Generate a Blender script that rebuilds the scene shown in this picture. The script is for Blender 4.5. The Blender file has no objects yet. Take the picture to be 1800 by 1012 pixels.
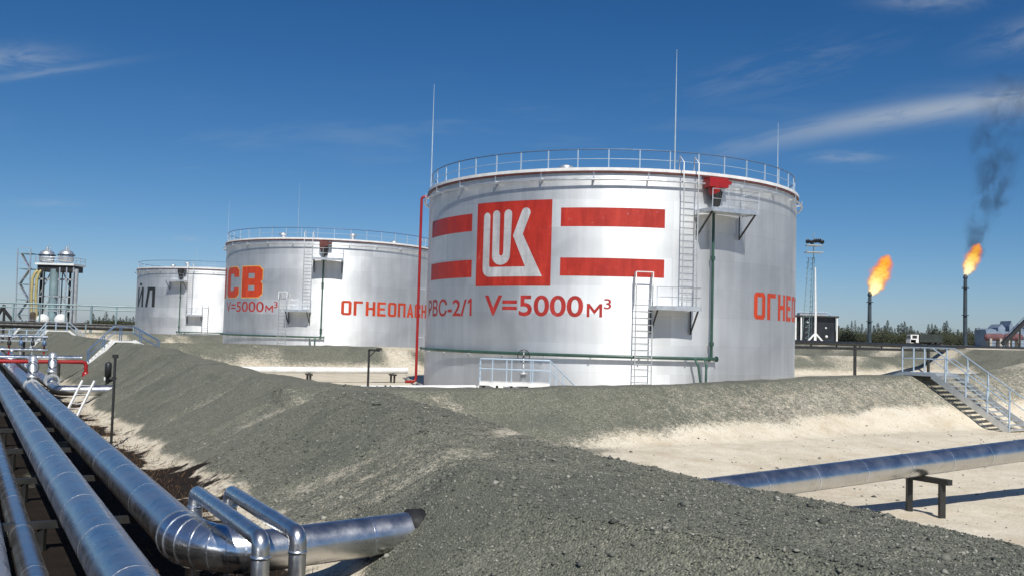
import bpy, bmesh, math, random
import numpy as np
from mathutils import Vector, Matrix

random.seed(7)
RNG = np.random.default_rng(11)
SC = bpy.context.scene
COL = SC.collection
R_ = math.radians

# ------------------------------------------------------------------ camera
FPX, PITCH, ROLL, EYE = 1693.18, 0.0498624, 0.0278565, 3.214
cam_d = bpy.data.cameras.new('camera')
cam_d.sensor_width = 36.0
cam_d.lens = FPX / 1800.0 * 36.0
cam_d.clip_start, cam_d.clip_end = 0.1, 20000.0
cam = bpy.data.objects.new('camera', cam_d)
COL.objects.link(cam)
cam.matrix_world = Matrix.Translation((0, 0, EYE)) @ Matrix.Rotation(math.pi / 2 + PITCH, 4, 'X') @ Matrix.Rotation(ROLL, 4, 'Z')
SC.camera = cam

# ------------------------------------------------------------------ light
SUN_EL = 48.0
SUN_H = Vector((0.18, -0.984, 0)).normalized()          # horizontal direction towards the sun
SC.view_settings.view_transform = 'Standard'
SC.view_settings.look = 'None'
SC.view_settings.exposure = 0.0
SC.view_settings.gamma = 1.0
SKY_STRENGTH = 0.10
sd = bpy.data.lights.new('sun', 'SUN')
sd.energy = 4.8
sd.angle = R_(0.53)
sd.color = (1.0, 0.955, 0.88)
sun = bpy.data.objects.new('sun', sd)
COL.objects.link(sun)
to_sun = Vector((SUN_H.x * math.cos(R_(SUN_EL)), SUN_H.y * math.cos(R_(SUN_EL)), math.sin(R_(SUN_EL))))
sun.rotation_euler = to_sun.to_track_quat('Z', 'Y').to_euler()
sun.location = (0, -40, 60)

# world: Nishita sky with thin high clouds placed by direction
wd = bpy.data.worlds.new('World')
SC.world = wd
wd.use_nodes = True
NT = wd.node_tree
for n in list(NT.nodes):
    NT.nodes.remove(n)


def nd(nt, typ, **kw):
    n = nt.nodes.new(typ)
    for k, v in kw.items():
        if k == 'inp':
            for kk, vv in v.items():
                n.inputs[kk].default_value = vv
        else:
            setattr(n, k, v)
    return n


def lk(nt, a, b):
    nt.links.new(a, b)


def val(nt, a, s):
    if isinstance(a, (int, float)):
        s.default_value = a
    else:
        nt.links.new(a, s)


def mth(nt, op, a, b=0.0, c=None, clamp=False):
    n = nt.nodes.new('ShaderNodeMath')
    n.operation = op
    n.use_clamp = clamp
    val(nt, a, n.inputs[0])
    val(nt, b, n.inputs[1])
    if c is not None:
        val(nt, c, n.inputs[2])
    return n.outputs[0]


def mixc(nt, fac, a, b, blend='MIX'):
    n = nt.nodes.new('ShaderNodeMix')
    n.data_type = 'RGBA'
    n.blend_type = blend
    val(nt, fac, n.inputs['Factor'])
    for x, i in ((a, 6), (b, 7)):
        if isinstance(x, (tuple, list)):
            n.inputs[i].default_value = (*x[:3], 1)
        else:
            nt.links.new(x, n.inputs[i])
    return n.outputs[2]


def ramp(nt, fac, stops, interp='LINEAR'):
    n = nt.nodes.new('ShaderNodeValToRGB')
    cr = n.color_ramp
    cr.interpolation = interp
    while len(cr.elements) < len(stops):
        cr.elements.new(0.5)
    for e, (p, c) in zip(cr.elements, stops):
        e.position = p
        e.color = (*c, 1) if len(c) == 3 else c
    nt.links.new(fac, n.inputs[0])
    return n.outputs[0]


def mrange(nt, v, a, b, c=0.0, d=1.0, smooth=True):
    n = nt.nodes.new('ShaderNodeMapRange')
    n.interpolation_type = 'SMOOTHSTEP' if smooth else 'LINEAR'
    val(nt, v, n.inputs[0])
    for i, x in enumerate((a, b, c, d)):
        n.inputs[i + 1].default_value = x
    return n.outputs[0]


def noise(nt, vec, scale, detail=3.0, rough=0.55, dist=0.0):
    n = nt.nodes.new('ShaderNodeTexNoise')
    n.inputs['Scale'].default_value = scale
    n.inputs['Detail'].default_value = detail
    n.inputs['Roughness'].default_value = rough
    n.inputs['Distortion'].default_value = dist
    if vec is not None:
        nt.links.new(vec, n.inputs['Vector'])
    return n.outputs[0]


sky = nd(NT, 'ShaderNodeTexSky', sky_type='NISHITA', sun_disc=False, sun_elevation=R_(SUN_EL),
         sun_rotation=math.atan2(to_sun.x, to_sun.y), altitude=60.0, air_density=0.7, dust_density=0.5, ozone_density=1.0)
tc = nd(NT, 'ShaderNodeTexCoord')
sep = nd(NT, 'ShaderNodeSeparateXYZ')
lk(NT, tc.outputs['Generated'], sep.inputs[0])
ysafe = mth(NT, 'MAXIMUM', sep.outputs['Y'], 0.02)
gu = mth(NT, 'DIVIDE', sep.outputs['X'], ysafe)
gw = mth(NT, 'DIVIDE', sep.outputs['Z'], ysafe)
comb = nd(NT, 'ShaderNodeCombineXYZ')
lk(NT, gu, comb.inputs[0]); lk(NT, gw, comb.inputs[1])
front = mrange(NT, sep.outputs['Y'], 0.2, 0.5)


def cloud_blob(cu, cw, ru, rw, slope, nscale, stretch, lo, hi, amount, curve=0.0):
    du = mth(NT, 'SUBTRACT', gu, cu)
    dw = mth(NT, 'SUBTRACT', mth(NT, 'SUBTRACT', mth(NT, 'SUBTRACT', gw, cw), mth(NT, 'MULTIPLY', du, slope)),
             mth(NT, 'MULTIPLY', mth(NT, 'MULTIPLY', du, du), curve))
    a = mth(NT, 'DIVIDE', du, ru); b = mth(NT, 'DIVIDE', dw, rw)
    d2 = mth(NT, 'ADD', mth(NT, 'MULTIPLY', a, a), mth(NT, 'MULTIPLY', b, b))
    fall = mth(NT, 'POWER', 2.718, mth(NT, 'MULTIPLY', d2, -1.0))
    cv = nd(NT, 'ShaderNodeCombineXYZ')
    lk(NT, mth(NT, 'MULTIPLY', du, nscale), cv.inputs[0])
    lk(NT, mth(NT, 'MULTIPLY', dw, nscale * stretch), cv.inputs[1])
    cv.inputs[2].default_value = cu * 7.3
    nz = noise(NT, cv.outputs[0], 1.0, 5.0, 0.6, 0.4)
    m = mth(NT, 'MULTIPLY', fall, mrange(NT, nz, lo, hi))
    return mth(NT, 'MULTIPLY', m, amount)


masks = [
    cloud_blob(0.45, 0.2515, 0.20, 0.012, 0.17, 9.0, 6.0, 0.26, 0.56, 0.85, -0.22),
    cloud_blob(0.53, 0.262, 0.12, 0.016, 0.10, 9.0, 5.0, 0.28, 0.56, 0.62),
    cloud_blob(0.345, 0.1965, 0.035, 0.006, 0.03, 30.0, 4.0, 0.25, 0.6, 0.42),
    cloud_blob(-0.53, 0.276, 0.055, 0.014, 0.05, 18.0, 3.0, 0.28, 0.62, 0.42),
    cloud_blob(-0.50, 0.262, 0.07, 0.0045, 0.17, 18.0, 6.0, 0.2, 0.6, 0.36),
    cloud_blob(-0.485, 0.1245, 0.035, 0.004, 0.01, 30.0, 4.0, 0.25, 0.6, 0.22),
    cloud_blob(-0.34, 0.0915, 0.013, 0.0026, -0.02, 60.0, 4.0, 0.2, 0.5, 0.30),
    cloud_blob(0.43, 0.366, 0.05, 0.010, 0.02, 22.0, 3.0, 0.3, 0.62, 0.40),
    cloud_blob(0.54, 0.335, 0.05, 0.016, 0.3, 18.0, 3.0, 0.3, 0.6, 0.34),
    cloud_blob(0.28, 0.29, 0.10, 0.02, 0.3, 10.0, 5.0, 0.42, 0.7, 0.22),
    cloud_blob(-0.10, 0.20, 0.5, 0.05, 0.06, 5.0, 6.0, 0.48, 0.75, 0.14),
]
tot = masks[0]
for m in masks[1:]:
    tot = mth(NT, 'MAXIMUM', tot, m)
tot = mth(NT, 'MULTIPLY', mth(NT, 'MULTIPLY', tot, 0.8), front, clamp=True)
# deep blue film response of the sky: a power curve per colour channel
ssp = nd(NT, 'ShaderNodeSeparateColor'); lk(NT, sky.outputs[0], ssp.inputs[0])
scm = nd(NT, 'ShaderNodeCombineColor')
for i, (g_, k_) in enumerate(((1.773, 0.942), (1.25, 0.765), (1.029, 0.831))):
    x_ = mth(NT, 'POWER', mth(NT, 'MULTIPLY', ssp.outputs[i], 0.1), g_)
    lk(NT, mth(NT, 'MINIMUM', mth(NT, 'MULTIPLY', x_, k_ / 0.1), 12.0), scm.inputs[i])
skyc = mixc(NT, tot, scm.outputs[0], (4.3, 4.9, 5.6))
bg = nd(NT, 'ShaderNodeBackground')
bg.inputs['Strength'].default_value = SKY_STRENGTH
lk(NT, skyc, bg.inputs['Color'])
wo = nd(NT, 'ShaderNodeOutputWorld')
lk(NT, bg.outputs[0], wo.inputs['Surface'])

# ------------------------------------------------------------------ frames: L = along the tank row
TH = R_(29.8)
UV = Vector((-math.sin(TH), math.cos(TH), 0))      # away from the camera along the pipes
VV = Vector((math.cos(TH), math.sin(TH), 0))       # to the right


def L(t, s, z):
    return UV * s + VV * t + Vector((0, 0, z))


def ray(px, py):
    U, V = (px - 900) / FPX, -(py - 506) / FPX
    cr, sr, cp, sp = math.cos(ROLL), math.sin(ROLL), math.cos(PITCH), math.sin(PITCH)
    u, w = U * cr - V * sr, U * sr + V * cr
    return Vector((u, cp - w * sp, sp + w * cp))


def at(px, py, Y):
    """point of the place that lies at depth Y on the line of sight of a photo pixel"""
    r = ray(px, py)
    return r * (Y / r.y) + Vector((0, 0, EYE))


# ------------------------------------------------------------------ object helpers
WM = {}


def tag(o, label=None, cat=None, group=None, kind=None):
    if label: o['label'] = label
    if cat: o['category'] = cat
    if group: o['group'] = group
    if kind: o['kind'] = kind
    return o


def thing(name, label, cat, loc=(0, 0, 0), rz=0.0, group=None):
    o = bpy.data.objects.new(name, None)
    o.empty_display_size = 0.3
    COL.objects.link(o)
    o.location = loc
    o.rotation_euler = (0, 0, rz)
    WM[o] = Matrix.Translation(Vector(loc)) @ Matrix.Rotation(rz, 4, 'Z')
    return tag(o, label, cat, group)


class MB:
    def __init__(self):
        self.v, self.f, self.sm = [], [], []

    def quad_strip(self, rings, closed_u=True, smooth=True):
        b = len(self.v)
        n = len(rings[0])
        for r in rings:
            self.v += [tuple(p) for p in r]
        for i in range(len(rings) - 1):
            for j in range(n if closed_u else n - 1):
                k = (j + 1) % n
                self.f.append((b + i * n + j, b + i * n + k, b + (i + 1) * n + k, b + (i + 1) * n + j))
                self.sm.append(smooth)
        return self

    def cap(self, ring, flip=False):
        b = len(self.v)
        self.v += [tuple(p) for p in ring]
        idx = list(range(b, b + len(ring)))
        self.f.append(tuple(reversed(idx)) if flip else tuple(idx))
        self.sm.append(False)
        return self

    def box(self, c, size, ax=None):
        c = Vector(c)
        X, Y, Z = ax if ax else (Vector((1, 0, 0)), Vector((0, 1, 0)), Vector((0, 0, 1)))
        hx, hy, hz = size[0] / 2, size[1] / 2, size[2] / 2
        b = len(self.v)
        for dz in (-hz, hz):
            for dy, dx in ((-hy, -hx), (-hy, hx), (hy, hx), (hy, -hx)):
                self.v.append(tuple(c + X * dx + Y * dy + Z * dz))
        for q in ((3, 2, 1, 0), (4, 5, 6, 7), (0, 1, 5, 4), (1, 2, 6, 5), (2, 3, 7, 6), (3, 0, 4, 7)):
            self.f.append(tuple(b + i for i in q)); self.sm.append(False)
        return self

    def beam(self, p0, p1, w, h=None, up=Vector((0, 0, 1))):
        p0, p1 = Vector(p0), Vector(p1)
        d = (p1 - p0); ln = d.length; d.normalize()
        if abs(d.dot(up)) > 0.99: up = Vector((0, 1, 0)) if abs(d.y) < .9 else Vector((1, 0, 0))
        x = d.cross(up).normalized(); y = x.cross(d).normalized()
        return self.box((p0 + p1) / 2, (w, ln, h or w), (x, d, y))

    def tube(self, pts, r, n=10, closed=False, caps=True):
        pts = [Vector(p) for p in pts]
        rr = r if isinstance(r, (list, tuple)) else [r] * len(pts)
        rings = []
        nrm = None
        N = len(pts)
        for i, p in enumerate(pts):
            if closed:
                t = (pts[(i + 1) % N] - pts[i - 1])
            else:
                t = (pts[min(i + 1, N - 1)] - pts[max(i - 1, 0)])
            t.normalize()
            if nrm is None:
                a = Vector((0, 0, 1)) if abs(t.z) < 0.9 else Vector((1, 0, 0))
                nrm = (a - t * a.dot(t)).normalized()
            else:
                nrm = (nrm - t * nrm.dot(t)).normalized()
            bn = t.cross(nrm)
            rings.append([p + (nrm * math.cos(2 * math.pi * k / n) + bn * math.sin(2 * math.pi * k / n)) * rr[i] for k in range(n)])
        if closed:
            rings.append(rings[0])
        self.quad_strip(rings)
        if caps and not closed:
            self.cap(rings[0], True); self.cap(rings[-1])
        return self

    def lathe(self, prof, n=24, o=(0, 0, 0), axis=None, caps=False, smooth=True):
        o = Vector(o)
        Z = Vector(axis).normalized() if axis else Vector((0, 0, 1))
        a = Vector((1, 0, 0)) if abs(Z.x) < 0.9 else Vector((0, 1, 0))
        X = (a - Z * a.dot(Z)).normalized(); Y = Z.cross(X)
        rings = [[o + X * (r * math.cos(2 * math.pi * k / n)) + Y * (r * math.sin(2 * math.pi * k / n)) + Z * z for k in range(n)] for r, z in prof]
        self.quad_strip(rings, smooth=smooth)
        if caps:
            self.cap(rings[0], True); self.cap(rings[-1])
        return self

    def ball(self, c, r, nu=14, nv=9, sc=(1, 1, 1)):
        c = Vector(c)
        rings = []
        for i in range(nv + 1):
            ph = math.pi * (i / nv) - math.pi / 2
            rings.append([c + Vector((sc[0] * r * max(1e-3, math.cos(ph)) * math.cos(2 * math.pi * k / nu),
                                      sc[1] * r * max(1e-3, math.cos(ph)) * math.sin(2 * math.pi * k / nu), sc[2] * r * math.sin(ph))) for k in range(nu)])
        return self.quad_strip(rings)

    def build(self, name, m, parent=None, loc=None):
        me = bpy.data.meshes.new(name)
        if parent is not None:
            inv = WM[parent].inverted()
            vs = [tuple(inv @ Vector(p)) for p in self.v]
        elif loc is not None:
            o = Vector(loc); vs = [tuple(Vector(p) - o) for p in self.v]
        else:
            vs = self.v
        me.from_pydata(vs, [], self.f)
        me.polygons.foreach_set('use_smooth', self.sm)
        me.materials.append(m)
        me.update()
        ob = bpy.data.objects.new(name, me)
        COL.objects.link(ob)
        if parent is not None:
            ob.parent = parent
            WM[ob] = WM[parent].copy()
        else:
            if loc is not None: ob.location = loc
            WM[ob] = Matrix.Translation(Vector(loc) if loc is not None else Vector((0, 0, 0)))
        return ob


def copy_tree(o, parent=None):
    c = o.copy()
    COL.objects.link(c)
    if parent is not None:
        c.parent = parent
    for ch in list(o.children):
        copy_tree(ch, c)
    return c


# ------------------------------------------------------------------ materials
def new_mat(name):
    m = bpy.data.materials.new(name)
    m.use_nodes = True
    nt = m.node_tree
    bs = nt.nodes['Principled BSDF']
    return m, nt, bs


def simple(name, col, rough=0.5, metal=0.0, var=0.15, scale=3.0, bump=0.0, bscale=30.0, dirt=None):
    m, nt, bs = new_mat(name)
    tc = nd(nt, 'ShaderNodeTexCoord')
    o = tc.outputs['Object']
    nz = noise(nt, o, scale, 4.0)
    k = mrange(nt, nz, 0.25, 0.75, 1 - var, 1 + var)
    mul = nd(nt, 'ShaderNodeVectorMath', operation='SCALE')
    mul.inputs[0].default_value = col
    lk(nt, k, mul.inputs['Scale'])
    c = mul.outputs[0]
    if dirt:
        n2 = noise(nt, o, scale * 2.3, 5.0, 0.65)
        c = mixc(nt, mrange(nt, n2, 0.52, 0.72, 0, dirt[1]), c, dirt[0])
    lk(nt, c, bs.inputs['Base Color'])
    bs.inputs['Metallic'].default_value = metal
    lk(nt, mrange(nt, noise(nt, o, scale * 1.7, 3.0), 0.3, 0.7, max(0.04, rough - 0.08), min(1, rough + 0.08)), bs.inputs['Roughness'])
    if bump:
        b = nd(nt, 'ShaderNodeBump', inp={'Strength': bump, 'Distance': 0.02})
        lk(nt, noise(nt, o, bscale, 3.0), b.inputs['Height'])
        lk(nt, b.outputs[0], bs.inputs['Normal'])
    return m


M = {}
M['red'] = simple('red_paint', (0.40, 0.022, 0.011), 0.45, 0, 0.16, 0.9, dirt=((0.38, 0.06, 0.03), 0.35))
M['letter_red'] = simple('dark_red_lettering', (0.25, 0.016, 0.016), 0.5, 0, 0.2, 0.8)
M['orange_red'] = simple('orange_red_lettering', (0.46, 0.040, 0.012), 0.5, 0, 0.15, 0.8)
M['yellow_edge'] = simple('yellow_letter_edge', (0.75, 0.42, 0.08), 0.5)
M['black_paint'] = simple('black_paint', (0.018, 0.02, 0.022), 0.5, 0, 0.3, 1.0)
M['mark_white'] = simple('emblem_silver_paint', (0.62, 0.62, 0.62), 0.45, 0.1, 0.08, 1.0)
M['maroon'] = simple('maroon_rim_paint', (0.12, 0.035, 0.03), 0.5, 0, 0.25, 2.0)
M['pipe_red'] = simple('red_water_pipe_paint', (0.30, 0.012, 0.013), 0.4, 0, 0.15, 1.0)
M['green_pipe'] = simple('dark_green_pipe_paint', (0.035, 0.085, 0.065), 0.4, 0, 0.25, 1.0)
M['steel_dark'] = simple('dark_steel', (0.028, 0.03, 0.03), 0.5, 0.2, 0.3, 2.0, dirt=((0.08, 0.045, 0.025), 0.4))
M['steel_grey'] = simple('grey_painted_steel', (0.42, 0.44, 0.45), 0.42, 0.35, 0.12, 2.0)
M['galv'] = simple('galvanised_steel', (0.62, 0.65, 0.67), 0.38, 0.75, 0.12, 3.0)
M['rail_light'] = simple('pale_blue_white_rail_paint', (0.36, 0.46, 0.56), 0.4, 0.1, 0.1, 2.0)
M['rail_blue'] = simple('blue_rail_paint', (0.09, 0.16, 0.28), 0.4, 0.1, 0.12, 2.0)
M['white_steel'] = simple('white_painted_steel', (0.72, 0.73, 0.72), 0.45, 0, 0.1, 2.0, dirt=((0.45, 0.40, 0.33), 0.4))
M['yellow_pipe'] = simple('yellow_pipe_paint', (0.38, 0.32, 0.14), 0.45, 0, 0.2, 0.6)
M['teal_steel'] = simple('grey_teal_vessel_paint', (0.22, 0.31, 0.33), 0.45, 0.2, 0.15, 0.6)
M['rubber'] = simple('black_rubber_sleeve', (0.012, 0.012, 0.013), 0.7, 0, 0.3, 6.0, bump=0.5, bscale=14)
M['concrete'] = simple('concrete', (0.36, 0.35, 0.32), 0.9, 0, 0.15, 2.5, bump=0.4, bscale=25, dirt=((0.2, 0.19, 0.16), 0.5))
M['shed_dark'] = simple('dark_equipment_panel', (0.02, 0.024, 0.03), 0.4, 0.2, 0.4, 0.5)
M['pink_vessel'] = simple('faded_red_vessel_paint', (0.15, 0.072, 0.078), 0.85, 0, 0.25, 0.35)
M['blue_roof'] = simple('blue_grey_roof_sheet', (0.20, 0.26, 0.34), 0.6, 0.2, 0.2, 0.3)
M['truck_green'] = simple('dark_truck_body_paint', (0.03, 0.04, 0.035), 0.4, 0, 0.25, 0.7)
M['glass_dark'] = simple('dark_window_glass', (0.02, 0.025, 0.03), 0.08, 0, 0.1)
M['tyre'] = simple('tyre_rubber', (0.015, 0.015, 0.015), 0.8)
M['lamp_dark'] = simple('floodlight_housing', (0.015, 0.02, 0.03), 0.4, 0.3)
M['bark'] = simple('bark', (0.06, 0.045, 0.035), 0.9, 0, 0.3, 1.0)


def leaf_mat(name, c):
    m, nt, bs = new_mat(name)
    tc = nd(nt, 'ShaderNodeTexCoord')
    oi = nd(nt, 'ShaderNodeObjectInfo')
    n1 = noise(nt, tc.outputs['Object'], 0.9, 3.0)
    k = mth(nt, 'ADD', mrange(nt, n1, 0.3, 0.7, 0.55, 1.3), mth(nt, 'MULTIPLY', oi.outputs['Random'], 0.4))
    mul = nd(nt, 'ShaderNodeVectorMath', operation='SCALE')
    mul.inputs[0].default_value = c
    lk(nt, k, mul.inputs['Scale'])
    lk(nt, mul.outputs[0], bs.inputs['Base Color'])
    bs.inputs['Roughness'].default_value = 0.75
    return m


M['spruce'] = leaf_mat('spruce_needles', (0.014, 0.023, 0.010))
M['shrub'] = leaf_mat('undergrowth_leaves', (0.024, 0.029, 0.010))


def tank_mat():
    """aluminium paint over rolled steel plates: courses of plates that differ slightly, weld seams"""
    m, nt, bs = new_mat('aluminium_tank_paint')
    tc = nd(nt, 'ShaderNodeTexCoord')
    sp = nd(nt, 'ShaderNodeSeparateXYZ')
    lk(nt, tc.outputs['Object'], sp.inputs[0])
    ang = mth(nt, 'ARCTAN2', sp.outputs[0], sp.outputs[1])
    arc = mth(nt, 'MULTIPLY', ang, 11.4)
    cv = nd(nt, 'ShaderNodeCombineXYZ')
    lk(nt, arc, cv.inputs[0]); lk(nt, sp.outputs[2], cv.inputs[1])
    br = nd(nt, 'ShaderNodeTexBrick', offset=0.37, offset_frequency=2, squash=1.0,
            inp={'Scale': 1.0, 'Mortar Size': 0.012, 'Mortar Smooth': 0.6, 'Bias': 0.0, 'Brick Width': 5.97, 'Row Height': 1.49,
                 'Color1': (0, 0, 0, 1), 'Color2': (1, 1, 1, 1), 'Mortar': (0.5, 0.5, 0.5, 1)})
    lk(nt, cv.outputs[0], br.inputs['Vector'])
    plate = br.outputs['Color']
    seam = br.outputs['Fac']
    # vertical rain streaks and cloudy overspray
    sv = nd(nt, 'ShaderNodeCombineXYZ')
    lk(nt, mth(nt, 'MULTIPLY', arc, 1.6), sv.inputs[0]); lk(nt, mth(nt, 'MULTIPLY', sp.outputs[2], 0.10), sv.inputs[1])
    streak = noise(nt, sv.outputs[0], 1.0, 5.0, 0.6)
    cloud = noise(nt, cv.outputs[0], 0.33, 4.0, 0.55, 0.6)
    k = mth(nt, 'ADD', mrange(nt, cloud, 0.3, 0.7, 0.91, 1.04), mrange(nt, streak, 0.35, 0.7, -0.05, 0.05))
    k = mth(nt, 'ADD', k, mth(nt, 'MULTIPLY', mth(nt, 'SUBTRACT', plate, 0.5), 0.15))
    k = mth(nt, 'SUBTRACT', k, mth(nt, 'MULTIPLY', seam, 0.12))
    # splashed mud low on the wall
    low = mth(nt, 'MULTIPLY', mrange(nt, sp.outputs[2], 0.1, 1.6, 1.0, 0.0), mrange(nt, streak, 0.3, 0.65, 0.2, 0.8))
    mul = nd(nt, 'ShaderNodeVectorMath', operation='SCALE')
    mul.inputs[0].default_value = (0.75, 0.775, 0.795)
    lk(nt, k, mul.inputs['Scale'])
    # thin brown runs that start under the rim
    runs = mth(nt, 'MULTIPLY', mrange(nt, noise(nt, sv.outputs[0], 3.1, 4.0, 0.7), 0.60, 0.74), mrange(nt, sp.outputs[2], 8.5, 11.9, 0.0, 0.30))
    col = mixc(nt, runs, mul.outputs[0], (0.40, 0.33, 0.27))
    col = mixc(nt, mth(nt, 'MULTIPLY', low, 0.25), col, (0.42, 0.40, 0.36))
    lk(nt, col, bs.inputs['Base Color'])
    bs.inputs['Metallic'].default_value = 0.88
    bs.inputs['Anisotropic'].default_value = 0.56
    tg_ = nd(nt, 'ShaderNodeTangent', direction_type='RADIAL', axis='Z')
    lk(nt, tg_.outputs[0], bs.inputs['Tangent'])
    bs.inputs['Anisotropic Rotation'].default_value = 0.25
    r = mth(nt, 'ADD', mrange(nt, cloud, 0.3, 0.7, 0.58, 0.64), mth(nt, 'MULTIPLY', plate, 0.05))
    lk(nt, r, bs.inputs['Roughness'])
    # plates bow a little between welds
    h = mth(nt, 'ADD', mth(nt, 'MULTIPLY', noise(nt, cv.outputs[0], 0.55, 2.0), 0.022), mth(nt, 'MULTIPLY', seam, 0.005))
    b = nd(nt, 'ShaderNodeBump', inp={'Strength': 0.5, 'Distance': 1.0})
    lk(nt, h, b.inputs['Height'])
    lk(nt, b.outputs[0], bs.inputs['Normal'])
    return m




def wall_paint(name, col, metal=0.0, rough=0.48):
    """brushed paint on the plates: streaks, patches where it has thinned, seams showing through"""
    m, nt, bs = new_mat(name)
    tc = nd(nt, 'ShaderNodeTexCoord'); sp = nd(nt, 'ShaderNodeSeparateXYZ'); lk(nt, tc.outputs['Object'], sp.inputs[0])
    arc = mth(nt, 'MULTIPLY', mth(nt, 'ARCTAN2', sp.outputs[0], sp.outputs[1]), 11.4)
    sv = nd(nt, 'ShaderNodeCombineXYZ'); lk(nt, mth(nt, 'MULTIPLY', arc, 1.9), sv.inputs[0]); lk(nt, mth(nt, 'MULTIPLY', sp.outputs[2], 0.25), sv.inputs[1])
    cv = nd(nt, 'ShaderNodeCombineXYZ'); lk(nt, arc, cv.inputs[0]); lk(nt, sp.outputs[2], cv.inputs[1])
    br = nd(nt, 'ShaderNodeTexBrick', offset=0.37, offset_frequency=2, squash=1.0,
            inp={'Scale': 1.0, 'Mortar Size': 0.014, 'Mortar Smooth': 0.6, 'Bias': 0.0, 'Brick Width': 5.97, 'Row Height': 1.49})
    lk(nt, cv.outputs[0], br.inputs['Vector'])
    st = noise(nt, sv.outputs[0], 1.0, 5.0, 0.65)
    pt = noise(nt, cv.outputs[0], 2.2, 6.0, 0.7)
    k = mth(nt, 'SUBTRACT', mth(nt, 'ADD', mrange(nt, st, 0.3, 0.7, 0.82, 1.14), mrange(nt, pt, 0.3, 0.7, -0.07, 0.07)), mth(nt, 'MULTIPLY', br.outputs['Fac'], 0.2))
    mul = nd(nt, 'ShaderNodeVectorMath', operation='SCALE'); mul.inputs[0].default_value = col; lk(nt, k, mul.inputs['Scale'])
    c = mixc(nt, mrange(nt, pt, 0.60, 0.76, 0, 0.35), mul.outputs[0], (0.5, 0.46, 0.44))
    c = mixc(nt, mrange(nt, st, 0.58, 0.8, 0, 0.22), c, (min(1, col[0] * 1.5 + .03), col[1] * 1.6 + .05, col[2] * 1.6 + .03))
    lk(nt, c, bs.inputs['Base Color'])
    bs.inputs['Metallic'].default_value = metal
    lk(nt, mrange(nt, st, 0.3, 0.7, rough - .06, rough + .1), bs.inputs['Roughness'])
    b = nd(nt, 'ShaderNodeBump', inp={'Strength': 0.4, 'Distance': 0.02}); lk(nt, mth(nt, 'ADD', br.outputs['Fac'], noise(nt, cv.outputs[0], 6.0, 3.0)), b.inputs['Height']); lk(nt, b.outputs[0], bs.inputs['Normal'])
    return m


M['red'] = wall_paint('red_wall_paint', (0.40, 0.024, 0.012))
M['letter_red'] = wall_paint('crimson_lettering_paint', (0.38, 0.028, 0.022))
M['orange_red'] = wall_paint('orange_red_lettering_paint', (0.50, 0.050, 0.014))
M['mark_white'] = wall_paint('silver_mark_paint', (0.58, 0.58, 0.58), 0.3)
M['tank'] = tank_mat()


def jacket_mat(name, col, rough, spangle=0.12):
    """thin sheet-metal jacketing over insulation"""
    m, nt, bs = new_mat(name)
    tc = nd(nt, 'ShaderNodeTexCoord')
    o = tc.outputs['Object']
    n1 = noise(nt, o, 2.2, 5.0, 0.65)
    n2 = noise(nt, o, 9.0, 3.0)
    mul = nd(nt, 'ShaderNodeVectorMath', operation='SCALE')
    mul.inputs[0].default_value = col
    lk(nt, mrange(nt, n1, 0.3, 0.72, 1 - spangle, 1 + spangle * 0.5), mul.inputs['Scale'])
    c = mixc(nt, mrange(nt, noise(nt, o, 4.5, 6.0, 0.7), 0.56, 0.75, 0, 0.30), mul.outputs[0], (0.34, 0.31, 0.27))
    lk(nt, c, bs.inputs['Base Color'])
    bs.inputs['Metallic'].default_value = 0.97
    lk(nt, mth(nt, 'ADD', mrange(nt, n1, 0.3, 0.7, rough - 0.05, rough + 0.08), mth(nt, 'MULTIPLY', n2, 0.04)), bs.inputs['Roughness'])
    b = nd(nt, 'ShaderNodeBump', inp={'Strength': 0.22, 'Distance': 0.05})
    lk(nt, mth(nt, 'ADD', noise(nt, o, 2.6, 2.0), mth(nt, 'MULTIPLY', n2, 0.15)), b.inputs['Height'])
    lk(nt, b.outputs[0], bs.inputs['Normal'])
    return m


M['jacket'] = jacket_mat('sheet_metal_jacket', (0.62, 0.62, 0.62), 0.27)
M['jacket_bright'] = jacket_mat('bright_sheet_metal_elbow', (0.80, 0.82, 0.83), 0.20, 0.08)
M['band'] = jacket_mat('pipe_band_metal', (0.70, 0.73, 0.77), 0.25, 0.08)


# ------------------------------------------------------------------ terrain
def vnoise(x, y, seed=0):
    xi, yi = np.floor(x).astype(np.int64), np.floor(y).astype(np.int64)
    fx, fy = x - xi, y - yi
    fx, fy = fx * fx * (3 - 2 * fx), fy * fy * (3 - 2 * fy)

    def h(a, b):
        n = (a * 374761393 + b * 668265263 + seed * 982451653) & 0x7fffffff
        n = ((n ^ (n >> 13)) * 1274126177) & 0x7fffffff
        return ((n ^ (n >> 16)) & 0xffff) / 65535.0
    return (h(xi, yi) * (1 - fx) + h(xi + 1, yi) * fx) * (1 - fy) + (h(xi, yi + 1) * (1 - fx) + h(xi + 1, yi + 1) * fx) * fy


def fbm(x, y, seed=0, oct=4):
    r, a, tot = 0, 1.0, 0
    for i in range(oct):
        r = r + a * vnoise(x * 2 ** i, y * 2 ** i, seed + i); tot += a; a *= 0.5
    return r / tot - 0.5


def sst(x, a, b):
    k = np.clip((x - a) / (b - a), 0, 1)
    return k * k * (3 - 2 * k)


def smax(a, b, k=0.22):
    h = np.clip(0.5 + 0.5 * (a - b) / k, 0, 1)
    return b * (1 - h) + a * h + k * h * (1 - h)


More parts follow.
